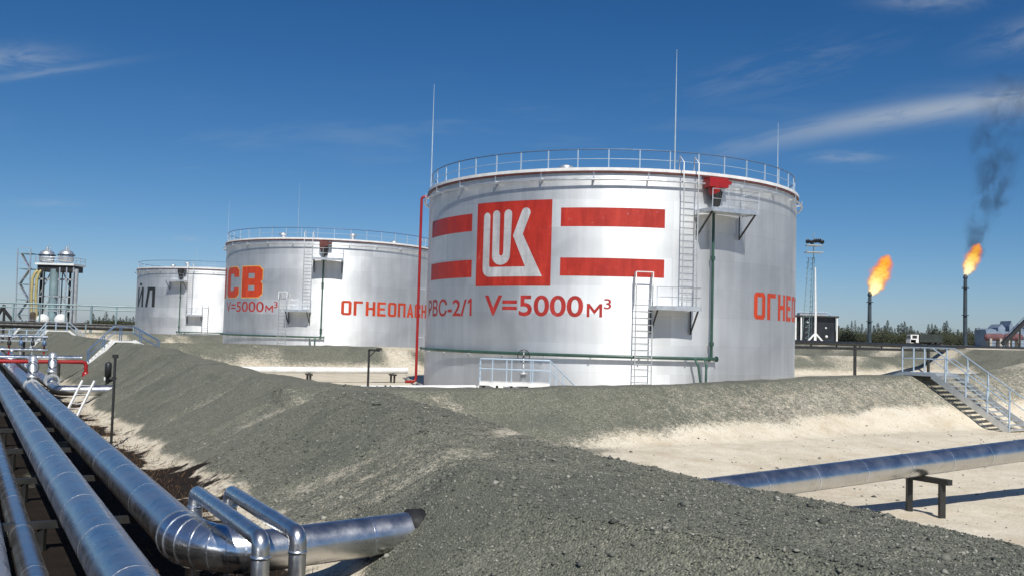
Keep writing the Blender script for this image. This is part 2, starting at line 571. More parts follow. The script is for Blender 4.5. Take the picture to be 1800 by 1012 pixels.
def terrain(t, s, fine=True):
    """height z(t, s) plus cover masks: sand, soil"""
    t = np.asarray(t, float); s = np.asarray(s, float)
    wob = 0.8 * fbm(t * 0.12, s * 0.12, 5, 3)
    # ground levels
    left = np.where(t < 8, 1.0, 0.0)
    z_left = -0.78 + 0.35 * sst(s, 60, 110) + 0.25 * sst(s, 110, 170)
    z_frontc = -0.55 + 0.08 * sst(t, 18, 40) + 0.45 * sst(s, 17, 24)
    z_in = 0.0 + 0 * t
    inner = sst(s, 26, 30)
    base_r = z_frontc * (1 - inner) + z_in * inner
    kt = sst(t, 7, 12)
    base = z_left * (1 - kt) + base_r * kt
    # land beyond the tank farm is a raised pad
    far = sst(s, 184, 215)
    base = base * (1 - far) + (2.1 + 0.9 * sst(s, 240, 500)) * far
    dist = np.hypot(t, s)
    padr = sst(t + 0.25 * wob, 101, 106)
    base = base * (1 - padr) + (3.35 + 1.4 * sst(dist, 160, 480)) * padr
    # dikes
    cl = np.interp(s, [-30, 7, 12, 16, 20, 26, 37, 57, 80, 150, 190, 200, 215], [0.80, 0.80, 0.78, 0.86, 1.22, 1.5, 1.5, 1.92, 2.0, 2.1, 2.1, 1.5, -2])
    tc_ = 10.1 + 0.35 * np.sin(s * 0.11) * sst(s, 25, 60)
    wl = 0.75 + 0.9 * np.exp(-((s - 10) / 6.0) ** 2)
    wll = 0.75 + 1.95 * np.exp(-((s - 12.8) / 5.0) ** 2)
    dL = np.abs(t - tc_)
    kl = np.interp(s, [10, 14.5, 17.5, 23, 40, 60], [0.72, 0.72, 0.52, 0.50, 0.60, 0.78])
    zl = cl + 0.10 * fbm(s * 0.35, t * 0.2, 9, 2) - np.where(t < tc_, kl, 0.58) * np.maximum(0, dL - np.where(t < tc_, wll, wl))
    z = smax(base, zl)
    cf = np.interp(t, [8, 14, 24, 36, 42, 47, 60, 120], [1.45, 1.45, 1.62, 1.98, 2.05, 3.0, 3.1, 3.1])
    sc_ = 28.2 + 0.5 * np.sin(t * 0.23)
    zf = np.where(t > 8.5, cf - np.where(s < sc_, 0.60, 0.55) * np.maximum(0, np.abs(s - sc_) - 0.7), -9)
    zf = zf + 0.08 * fbm(t * 0.4, s * 0.4, 21, 2)
    z = smax(z, zf)
    for k, (sm_, cm) in enumerate(((76.0, 2.02), (128.0, 2.25), (182.0, 2.5))):
        zm = np.where((t > 8.5) & (t < 104), cm - 0.58 * np.maximum(0, np.abs(s - sm_) - 0.8), -9) + 0.1 * fbm(t * 0.3, s * 0.3, 31 + k, 2)
        z = smax(z, zm)
    zr = np.where((s > 26) & (s < 184), 3.2 - 0.55 * np.maximum(0, np.abs(t - 102.5) - 1.5), -9)
    z = smax(z, zr)
    z = z + 0.20 * np.exp(-((t - 7.35) / 0.7) ** 2 - ((s - 14.6) / 0.8) ** 2)
    n_l = fbm(t * 0.55, s * 0.55, 1, 3)
    z = z + 0.12 * n_l * sst(z, -0.7, 0.4) + 0.05 * fbm(t * 1.7, s * 1.7, 2, 3)
    # rills running down the left slope
    slope_l = sst(t, 5.6, 6.6) * (1 - sst(t, 9.0, 10.0)) * sst(s, 12, 18)
    rill = fbm(s * 0.85 + 0.3 * t + 0.4 * wob, t * 0.16, 40, 3)
    z = z - 0.13 * slope_l * sst(rill, 0.02, 0.22)
    if fine:
        z = z + 0.012 * fbm(t * 7, s * 7, 3, 2)
    # cover: 0 gravel .. 1 sand
    rag = fbm(t * 0.5, s * 0.8, 51, 4)
    zb = np.interp(t, [10, 14, 18, 22, 28, 34, 40, 50], [-1.2, -0.6, 0.0, 0.22, 0.50, 0.78, 0.95, 1.6])
    sand_face = np.maximum(1 - sst(z + 0.55 * rag, zb - 0.30, zb + 0.48), 0.24 * sst(t, 16, 25) * (1 - sst(z, zb + 0.6, zb + 1.5)) + 0.12 * sst(t, 18, 28)) * sst(t, 12.2, 14.5) * (1 - sst(s, 27.5, 28.5))
    sand_floor = (1 - sst(z, 0.25, 0.9)) * sst(t, 11, 14) * sst(s, 28, 30) * (1 - far) * (1 - padr)
    sand_toe = sst(t + 1.4 * rag, 3.9, 4.8) * (1 - sst(z + 0.5 * rag, -0.66, -0.36)) * (1 - sst(t, 6.6, 7.6)) * (1 - sst(s, 62, 90))
    streak = sst(rill, 0.10, 0.30) * slope_l * (0.25 + 0.75 * sst(fbm(s * 0.2, t * 0.5, 61, 2), -0.05, 0.2))
    patch = sst(fbm(t * 0.45, s * 0.45, 71, 3), 0.2, 0.33) * 0.4
    wash = np.exp(-(((s - 17.5) / 2.2) ** 2 + ((t - 10.8) / 1.4) ** 2)) * 0.9 * sst(rag, -0.1, 0.15)
    mid = sst(s, 60, 66) * (1 - sst(s, 184, 190)) * sst(t, 11, 13) * sst(fbm(t * 0.25, s * 0.25, 81, 3), -0.02, 0.25) * 0.7
    pads = padr * (0.35 + 0.65 * sst(fbm(t * 0.05, s * 0.05, 91, 3), -0.15, 0.15))
    bigm = sst(t, 41, 45) * (1 - sst(s, 27, 33)) * 0.62
    sand = np.clip(np.maximum.reduce([sand_face, sand_floor, sand_toe, streak * 0.36, patch * sst(t, 8, 10), wash * 0.75, mid, pads, bigm]), 0, 1)
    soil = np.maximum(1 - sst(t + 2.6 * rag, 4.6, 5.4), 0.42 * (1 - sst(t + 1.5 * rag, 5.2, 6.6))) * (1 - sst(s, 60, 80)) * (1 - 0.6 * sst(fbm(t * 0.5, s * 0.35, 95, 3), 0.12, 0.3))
    veg = np.clip(far + padr * 0.2, 0, 1) * sst(dist, 300, 420)
    return z, sand, soil, veg


def H(t, s):
    return float(terrain(np.array([t]), np.array([s]))[0][0])


def HW(p):
    p = Vector(p)
    return H(p.dot(VV), p.dot(UV))


def axis_samples(spec):
    out = []
    for a, b, st in spec:
        n = max(1, int(round((b - a) / st)))
        out += list(np.linspace(a, b, n, endpoint=False))
    out.append(spec[-1][1])
    return np.array(out)


ts = axis_samples([(-1600, -300, 130), (-300, -80, 20), (-80, -20, 4), (-20, 0, 1.0), (0, 3, 0.3), (3, 14, 0.11), (14, 24, 0.22), (24, 50, 0.4),
                   (50, 110, 1.2), (110, 300, 8), (300, 2600, 120)])
ss = axis_samples([(-400, -60, 60), (-60, -6, 4), (-6, 4, 0.4), (4, 30, 0.11), (30, 60, 0.3), (60, 130, 0.8), (130, 230, 1.6), (230, 420, 12), (420, 2600, 120)])
TT, SS = np.meshgrid(ts, ss)
zz, sand, soil, veg = terrain(TT, SS)
nt_, ns_ = len(ts), len(ss)
me = bpy.data.meshes.new('ground')
co = np.stack([TT, SS, zz], -1).reshape(-1, 3)
ii = np.arange(nt_ * ns_).reshape(ns_, nt_)
quads = np.stack([ii[:-1, :-1], ii[:-1, 1:], ii[1:, 1:], ii[1:, :-1]], -1).reshape(-1, 4)
me.vertices.add(len(co)); me.vertices.foreach_set('co', co.ravel())
me.loops.add(quads.size); me.loops.foreach_set('vertex_index', quads.ravel())
me.polygons.add(len(quads)); me.polygons.foreach_set('loop_start', np.arange(0, quads.size, 4))
me.polygons.foreach_set('use_smooth', np.ones(len(quads), bool))
me.update(calc_edges=True)
for nm, arr in (('sand', sand), ('soil', soil), ('veg', veg)):
    a = me.attributes.new(nm, 'FLOAT', 'POINT'); a.data.foreach_set('value', arr.ravel().astype(np.float32))


def ground_mat():
    m, nt, bs = new_mat('ground_cover')
    tc = nd(nt, 'ShaderNodeTexCoord')
    o = tc.outputs['Object']

    def attr(n):
        a = nd(nt, 'ShaderNodeAttribute', attribute_name=n); return a.outputs['Fac']
    # crushed stone: chips of differing greys
    vo = nd(nt, 'ShaderNodeTexVoronoi', feature='F1', inp={'Scale': 26.0, 'Randomness': 1.0})
    lk(nt, o, vo.inputs['Vector'])
    sc = nd(nt, 'ShaderNodeSeparateColor'); lk(nt, vo.outputs['Color'], sc.inputs[0])
    chip = ramp(nt, sc.outputs[0], [(0.0, (0.065, 0.070, 0.062)), (0.3, (0.120, 0.125, 0.108)), (0.62, (0.185, 0.188, 0.160)), (0.86, (0.27, 0.265, 0.225)), (1.0, (0.46, 0.44, 0.37))])
    vo2 = nd(nt, 'ShaderNodeTexVoronoi', feature='F1', inp={'Scale': 64.0, 'Randomness': 1.0})
    lk(nt, o, vo2.inputs['Vector'])
    sc2 = nd(nt, 'ShaderNodeSeparateColor'); lk(nt, vo2.outputs['Color'], sc2.inputs[0])
    chip2 = ramp(nt, sc2.outputs[1], [(0.0, (0.07, 0.075, 0.065)), (0.5, (0.15, 0.152, 0.13)), (1.0, (0.30, 0.29, 0.245))])
    grav = mixc(nt, 0.45, chip, chip2)
    big = noise(nt, o, 0.42, 5.0, 0.6)
    grav = mixc(nt, mrange(nt, big, 0.34, 0.66, 0, 0.40), grav, mixc(nt, 0.5, grav, (0.165, 0.165, 0.125)))
    grav = mixc(nt, mrange(nt, noise(nt, o, 1.6, 5.0, 0.65), 0.40, 0.7, 0, 0.34), grav, (0.23, 0.225, 0.195))
    grav = mixc(nt, mrange(nt, noise(nt, o, 0.23, 4.0, 0.6, 1.0), 0.48, 0.66, 0, 0.55), grav, (0.105, 0.112, 0.098))
    gt = nd(nt, 'ShaderNodeVectorMath', operation='MULTIPLY'); lk(nt, grav, gt.inputs[0]); gt.inputs[1].default_value = (0.93, 0.95, 0.89)
    grav = gt.outputs[0]
    # sand
    sn = noise(nt, o, 1.3, 6.0, 0.62)
    sandc = ramp(nt, sn, [(0.25, (0.52, 0.455, 0.345)), (0.5, (0.62, 0.56, 0.445)), (0.75, (0.68, 0.625, 0.515))])
    sandc = mixc(nt, mrange(nt, noise(nt, o, 0.5, 5.0, 0.7), 0.50, 0.68, 0, 0.55), sandc, (0.47, 0.385, 0.27))
    sandc = mixc(nt, mrange(nt, noise(nt, o, 0.16, 5.0, 0.6, 1.2), 0.50, 0.64, 0, 0.30), sandc, (0.42, 0.37, 0.29))
    rag = noise(nt, o, 3.2, 6.0, 0.75)
    rag2 = noise(nt, o, 14.0, 3.0, 0.6)
    vo3 = nd(nt, 'ShaderNodeTexVoronoi', feature='F1', inp={'Scale': 8.0, 'Randomness': 1.0})
    lk(nt, o, vo3.inputs['Vector'])
    sc3 = nd(nt, 'ShaderNodeSeparateColor'); lk(nt, vo3.outputs['Color'], sc3.inputs[0])
    spk = mth(nt, 'ADD', mth(nt, 'MULTIPLY', mth(nt, 'SUBTRACT', sc3.outputs[0], 0.5), 0.20), mth(nt, 'MULTIPLY', mth(nt, 'SUBTRACT', sc.outputs[1], 0.5), 0.34))
    sattr = mth(nt, 'ADD', attr('sand'), spk)
    sf = mth(nt, 'ADD', sattr, mth(nt, 'ADD', mth(nt, 'MULTIPLY', mth(nt, 'SUBTRACT', rag, 0.5), 0.75), mth(nt, 'MULTIPLY', mth(nt, 'SUBTRACT', rag2, 0.5), 0.5)))
    sf = mrange(nt, sf, 0.20, 0.76, smooth=False)
    sandc = mixc(nt, mth(nt, 'MULTIPLY', mrange(nt, sc.outputs[2], 0.86, 0.95), 0.35), sandc, chip)
    col = mixc(nt, sf, grav, sandc)
    # dark peaty soil in the pipe trench
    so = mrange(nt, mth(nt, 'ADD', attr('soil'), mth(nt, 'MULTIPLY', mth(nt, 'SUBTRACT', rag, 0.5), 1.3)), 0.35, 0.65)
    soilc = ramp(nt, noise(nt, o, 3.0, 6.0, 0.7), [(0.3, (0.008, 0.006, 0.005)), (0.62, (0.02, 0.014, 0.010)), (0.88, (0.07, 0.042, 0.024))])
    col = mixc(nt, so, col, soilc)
    vegc = ramp(nt, noise(nt, o, 0.05, 5.0, 0.65), [(0.35, (0.05, 0.06, 0.025)), (0.6, (0.10, 0.10, 0.05)), (0.75, (0.28, 0.25, 0.17))])
    col = mixc(nt, attr('veg'), col, vegc)
    lk(nt, col, bs.inputs['Base Color'])
    bs.inputs['Roughness'].default_value = 0.95
    bs.inputs['Specular IOR Level'].default_value = 0.2
    hgt = mth(nt, 'MULTIPLY', mth(nt, 'SUBTRACT', 1.0, vo.outputs['Distance']), mrange(nt, sf, 0, 1, 1.0, 0.12))
    hgt = mth(nt, 'ADD', hgt, mth(nt, 'MULTIPLY', noise(nt, o, 6.0, 5.0, 0.7), 0.9))
    b = nd(nt, 'ShaderNodeBump', inp={'Strength': 0.85, 'Distance': 0.035})
    lk(nt, hgt, b.inputs['Height'])
    lk(nt, b.outputs[0], bs.inputs['Normal'])
    return m


M['ground'] = ground_mat()
me.materials.append(M['ground'])
ground = bpy.data.objects.new('ground', me)
COL.objects.link(ground)
ground.rotation_euler = (0, 0, TH)
tag(ground, 'grey gravel dikes and pale sand floors around the tanks', 'ground', kind='structure')

# loose crushed stone on the near banks, one object of many small stones
octv = np.array([(1, 0, 0), (-1, 0, 0), (0, 1, 0), (0, -1, 0), (0, 0, 1), (0, 0, -1)], float)
octf = np.array([(0, 2, 4), (2, 1, 4), (1, 3, 4), (3, 0, 4), (2, 0, 5), (1, 2, 5), (3, 1, 5), (0, 3, 5)])


def scatter_stones(n, tr, sr, size, name, seed, anywhere=False):
    rg = np.random.default_rng(seed)
    # density falls with distance
    s = sr[0] + (sr[1] - sr[0]) * rg.random(n) ** 1.5
    t = tr[0] + (tr[1] - tr[0]) * rg.random(n)
    z, sd_, so_, _ = terrain(t, s)
    keep = (sd_ < 0.3 + 0.4 * rg.random(n) * (rg.random(n) < 0.25)) & (so_ < 0.4)
    if anywhere: keep = np.ones(n, bool)
    t, s, z = t[keep], s[keep], z[keep]
    n = len(t)
    sz = size * np.exp(rg.normal(0, 0.42, n))
    sh = octv[None] * rg.uniform(0.55, 1.25, (n, 6, 1)) * np.stack([rg.uniform(0.7, 1.3, n), rg.uniform(0.7, 1.3, n), rg.uniform(0.45, 0.8, n)], -1)[:, None, :]
    a = rg.uniform(0, 6.283, n); ca, sa = np.cos(a)[:, None], np.sin(a)[:, None]
    tl = rg.normal(0, 0.35, n); ct, st_ = np.cos(tl)[:, None], np.sin(tl)[:, None]
    y2, z2 = sh[..., 1] * ct - sh[..., 2] * st_, sh[..., 1] * st_ + sh[..., 2] * ct
    x3, y3 = sh[..., 0] * ca - y2 * sa, sh[..., 0] * sa + y2 * ca
    v = np.stack([x3, y3, z2], -1) * sz[:, None, None] + np.stack([t, s, z + sz * 0.18], -1)[:, None, :]
    f = (octf[None] + 6 * np.arange(n)[:, None, None]).reshape(-1, 3)
    me = bpy.data.meshes.new(name)
    me.vertices.add(n * 6); me.vertices.foreach_set('co', v.ravel())
    me.loops.add(f.size); me.loops.foreach_set('vertex_index', f.ravel())
    me.polygons.add(len(f)); me.polygons.foreach_set('loop_start', np.arange(0, f.size, 3))
    me.update(calc_edges=True)
    at_ = me.attributes.new('shade', 'FLOAT', 'POINT'); at_.data.foreach_set('value', np.repeat(rg.random(n), 6).astype(np.float32))
    ob = bpy.data.objects.new(name, me); COL.objects.link(ob); ob.rotation_euler = (0, 0, TH)
    return ob


m_, nt0, bs0 = new_mat('loose_stone')
a0 = nd(nt0, 'ShaderNodeAttribute', attribute_name='shade')
lk(nt0, ramp(nt0, a0.outputs['Fac'], [(0.0, (0.06, 0.065, 0.055)), (0.45, (0.115, 0.122, 0.102)), (0.85, (0.19, 0.192, 0.16)), (1.0, (0.36, 0.35, 0.30))]), bs0.inputs['Base Color'])
bs0.inputs['Roughness'].default_value = 0.9
M['stone'] = m_
g1 = scatter_stones(110000, (5.0, 13.6), (2.5, 26), 0.0135, 'gravel', 3)
g1.data.materials.append(M['stone'])
g2 = scatter_stones(1500, (5.2, 13.0), (4, 30), 0.036, 'gravel', 8)
g2.data.materials.append(M['stone'])
g3 = scatter_stones(1400, (11.5, 46), (8, 27), 0.026, 'gravel', 15, True)
g3.data.materials.append(M['stone'])
tag(g3, 'stray grey stones strewn over the pale sand at right', 'gravel', kind='stuff')
tag(g2, 'larger grey stones lying among the crushed stone of the near banks', 'gravel', kind='stuff')
tag(g1, 'loose grey crushed stone strewn over the near banks', 'gravel', kind='stuff')

# dry grass and dead roots beside the pipes
gb = MB()
for i in range(6500):
    s = random.uniform(14, 55); t = random.gauss(4.25, 0.55) if random.random() < .6 else random.uniform(2.2, 2.8)
    if t > 5.8: continue
    p = L(t, s, H(t, s) - 0.01)
    h = random.uniform(0.04, 0.17); a = random.uniform(0, 6.28); lean = random.uniform(0.1, 0.9)
    d = Vector((math.cos(a), math.sin(a), 0)); w = Vector((-d.y, d.x, 0)) * random.uniform(0.002, 0.005)
    b = len(gb.v)
    gb.v += [tuple(p - w), tuple(p + w), tuple(p + d * h * lean * .5 + Vector((0, 0, h * .7)) + w * .6), tuple(p + d * h * lean + Vector((0, 0, h * .9)))]
    gb.f += [(b, b + 1, b + 2), (b, b + 2, b + 3)]; gb.sm += [False, False]
M['drygrass'] = simple('dry_brown_grass', (0.12, 0.068, 0.03), 0.85, 0, 0.5, 4.0)
tag(gb.build('dry_grass', M['drygrass']), 'dry brown grass along the pipe trench', 'grass', kind='stuff')


# ------------------------------------------------------------------ lettering and marks that wrap the tank wall
TANK_R, TANK_H = 11.4, 11.92
TANKS = [Vector((6.06, 60.87, 0.0)), Vector((-19.68, 105.88, 0.26)), Vector((-48.6, 156.04, 0.14))]


def on_wall(c, psi, z, dr=0.0):
    a = R_(psi)
    return Vector((c.x + (TANK_R + dr) * math.sin(a), c.y - (TANK_R + dr) * math.cos(a), c.z + z))


def wrap_bm(bm, c, psi0, psi1, z0, z1, x0, x1, y0, y1, dr):
    """map a flat drawing (x0..x1, y0..y1) to wall angles psi0..psi1 and heights z0..z1"""
    k = int(abs(psi1 - psi0) / 1.2) + 2
    bm.normal_update()
    bmesh.ops.triangulate(bm, faces=bm.faces[:], ngon_method='EAR_CLIP')
    for i in range(1, k):
        x = x0 + (x1 - x0) * i / k
        bmesh.ops.bisect_plane(bm, geom=bm.verts[:] + bm.edges[:] + bm.faces[:], plane_co=(x, 0, 0), plane_no=(1, 0, 0), dist=1e-6)
    for v in bm.verts:
        a = psi0 + (psi1 - psi0) * (v.co.x - x0) / (x1 - x0)
        z = z0 + (z1 - z0) * (v.co.y - y0) / (y1 - y0)
        v.co = on_wall(c, a, z, dr)


def bm_part(bm, name, m, parent):
    bm.transform(WM[parent].inverted())
    bmesh.ops.recalc_face_normals(bm, faces=bm.faces[:])
    me = bpy.data.meshes.new(name)
    bm.to_mesh(me); bm.free()
    me.materials.append(m)
    o = bpy.data.objects.new(name, me); COL.objects.link(o); o.parent = parent; WM[o] = WM[parent].copy()
    return o


def flat_text(body, bold=0.0):
    cu = bpy.data.curves.new('lettering', 'FONT')
    cu.body = body; cu.offset = bold; cu.resolution_u = 5
    ob = bpy.data.objects.new('lettering', cu); COL.objects.link(ob)
    bpy.context.view_layer.update()
    me = bpy.data.meshes.new_from_object(ob.evaluated_get(bpy.context.evaluated_depsgraph_get()))
    bpy.data.objects.remove(ob); bpy.data.curves.remove(cu)
    bm = bmesh.new(); bm.from_mesh(me); bpy.data.meshes.remove(me)
    return bm


def wall_text(body, c, psi0, psi1, z0, z1, m, parent, bold=0.02, dr=0.006):
    bm = flat_text(body, bold)
    xs = [v.co.x for v in bm.verts]; ys = [v.co.y for v in bm.verts]
    wrap_bm(bm, c, psi0, psi1, z0, z1, min(xs), max(xs), min(ys), max(ys), dr)
    return bm_part(bm, 'lettering', m, parent)


def poly_bm(loops):
    bm = bmesh.new()
    for lp in loops:
        bm.faces.new([bm.verts.new((x, y, 0)) for x, y in lp])
    return bm


def wall_poly(loops, c, psi0, psi1, z0, z1, ext, m, parent, name, dr):
    bm = poly_bm(loops)
    wrap_bm(bm, c, psi0, psi1, z0, z1, *ext, dr)
    return bm_part(bm, name, m, parent)


def arc2(cx, cy, r, a0, a1, n=8, ry=None):
    ry = ry or r
    return [(cx + r * math.cos(R_(a0 + (a1 - a0) * i / n)), cy + ry * math.sin(R_(a0 + (a1 - a0) * i / n))) for i in range(n + 1)]


def block_letter(ch, X, Yh):
    """painted stencil letters as butted (never overlapping) pieces in a 10 x 14 cell; X, Yh = stroke widths"""
    c = min(1.6, X * .7)
    stemL = [(0, 0), (X, 0), (X, 14), (0, 14)]
    stemR = [(10 - X, 0), (10, 0), (10, 14), (10 - X, 14)]
    roundL = [(0, c), (c, 0), (X, 0), (X, 14), (c, 14), (0, 14 - c)]
    roundR = [(10 - X, 0), (10 - c, 0), (10, c), (10, 14 - c), (10 - c, 14), (10 - X, 14)]
    bar = lambda y0, y1, x0=X, x1=10 - X: [(x0, y0), (x1, y0), (x1, y1), (x0, y1)]
    m0, m1 = 7 - Yh / 2, 7 + Yh / 2
    if ch == 'О': return [roundL, roundR, bar(0, Yh), bar(14 - Yh, 14)]
    if ch == 'С': return [roundL, bar(0, Yh), bar(14 - Yh, 14), [(10 - X, 0), (10 - c, 0), (10, c), (10, 4.6), (10 - X, 4.6)],
                          [(10 - X, 9.4), (10, 9.4), (10, 14 - c), (10 - c, 14), (10 - X, 14)]]
    if ch == 'В': return [stemL, bar(0, Yh), bar(m0, m1), bar(14 - Yh, 14),
                          [(10 - X, 0), (10 - c, 0), (10, c), (10, 6.1), (9.2, 7), (10, 7.9), (10, 14 - c), (10 - c, 14), (10 - X, 14)]]
    if ch == 'Н': return [stemL, stemR, bar(m0, m1)]
    if ch == 'П': return [stemL, stemR, bar(14 - Yh, 14)]
    if ch == 'Г': return [stemL, bar(14 - Yh, 14, X, 9)]
    if ch == 'Е': return [stemL, bar(0, Yh, X, 9.4), bar(m0, m1, X, 8.4), bar(14 - Yh, 14, X, 9.4)]
    if ch == 'А':
        g = lambda y: X * 1.1 + (5 - X * 1.1) * y / 9.5
        return [[(0, 0), (X * 1.1, 0), (5, 9.5), (5, 14), (4, 14)], [(10 - X * 1.1, 0), (10, 0), (6, 14), (5, 14), (5, 9.5)],
                [(g(2.8), 2.8), (10 - g(2.8), 2.8), (10 - g(2.8 + Yh), 2.8 + Yh), (g(2.8 + Yh), 2.8 + Yh)]]
    if ch == 'м': return [stemL, stemR, [(X, 14), (X, 9.6), (5, 3), (5, 7.6)], [(10 - X, 14), (5, 7.6), (5, 3), (10 - X, 9.6)]]
    if ch == 'Л': return [stemR, bar(14 - Yh, 14, 2.2, 10 - X), [(0, 0), (X, 0), (2.2 + X, 14 - Yh), (2.2, 14 - Yh)]]
    if ch == 'Й': return [stemL, stemR, [(X, 0), (10 - X, 14 - 4.4), (10 - X, 14), (X, 4.4)], [(3, 15.3), (7, 15.3), (7, 17), (3, 17)]]
    if ch == '1': return [[(4.2, 0), (4.2 + X, 0), (4.2 + X, 14), (4.2, 14)], [(1.6, 9.6), (4.2, 11.4), (4.2, 14), (1.6, 12.0)]]
    return []


def block_text(text, c, psi0, psi1, z0, z1, m, parent, X=2.3, Yh=2.1, gap=2.6, dr=0.006, grow=0.0):
    loops = []
    for i, ch in enumerate(text):
        x0 = i * (10 + gap)
        for lp in block_letter(ch, X, Yh):
            loops.append([(x0 + 5 + (x - 5) * (1 + grow), 7 + (y - 7) * (1 + grow)) for x, y in lp])
    return wall_poly(loops, c, psi0, psi1, z0, z1, (0, len(text) * (10 + gap) - gap, 0, 14), m, parent, 'lettering', dr)


# ------------------------------------------------------------------ small steel builders
def railing(parent, pts, h, m, name='railing', post_w=0.05, spacing=1.2, levels=(1.0, 0.55), rr=0.024, up=Vector((0, 0, 1)), closed=False, pn='post', skip=(False, False)):
    """rails along pts (at floor level) with posts as sub-parts"""
    pts = [Vector(p) for p in pts]
    b = MB()
    for lv in levels:
        b.tube([p + up * h * lv for p in pts], rr if lv == 1.0 else rr * 0.75, 8, closed=closed)
    part = b.build(name, m, parent)
    seg = list(zip(pts, pts[1:] + ([pts[0]] if closed else []))) if closed else list(zip(pts[:-1], pts[1:]))
    total = sum((q - p).length for p, q in seg)
    n = max(1, round(total / spacing))
    dists = [total * i / n for i in range(n if closed else n + 1)]
    if skip[0]: dists = dists[1:]
    if skip[1]: dists = dists[:-1]
    for d in dists:
        acc = 0
        for p, q in seg:
            ln = (q - p).length
            if d <= acc + ln + 1e-6:
                w = p.lerp(q, (d - acc) / ln if ln else 0); break
            acc += ln
        MB().beam(w, w + up * h, post_w).build(pn, m, part)
    return part


def ladder(parent, base, top, width, side, m, rung=0.30, name='ladder', st=0.05):
    base, top, side = Vector(base), Vector(top), Vector(side).normalized()
    hs = side * width / 2
    b = MB()
    b.beam(base - hs, top - hs, st, st * 1.4); b.beam(base + hs, top + hs, st, st * 1.4)
    part = b.build(name, m, parent)
    n = int((top - base).length / rung)
    rb = MB()
    for i in range(1, n):
        p = base.lerp(top, i / n)
        rb.tube([p - hs, p + hs], 0.014, 6)
    rb.build('rungs', m, part)
    return part


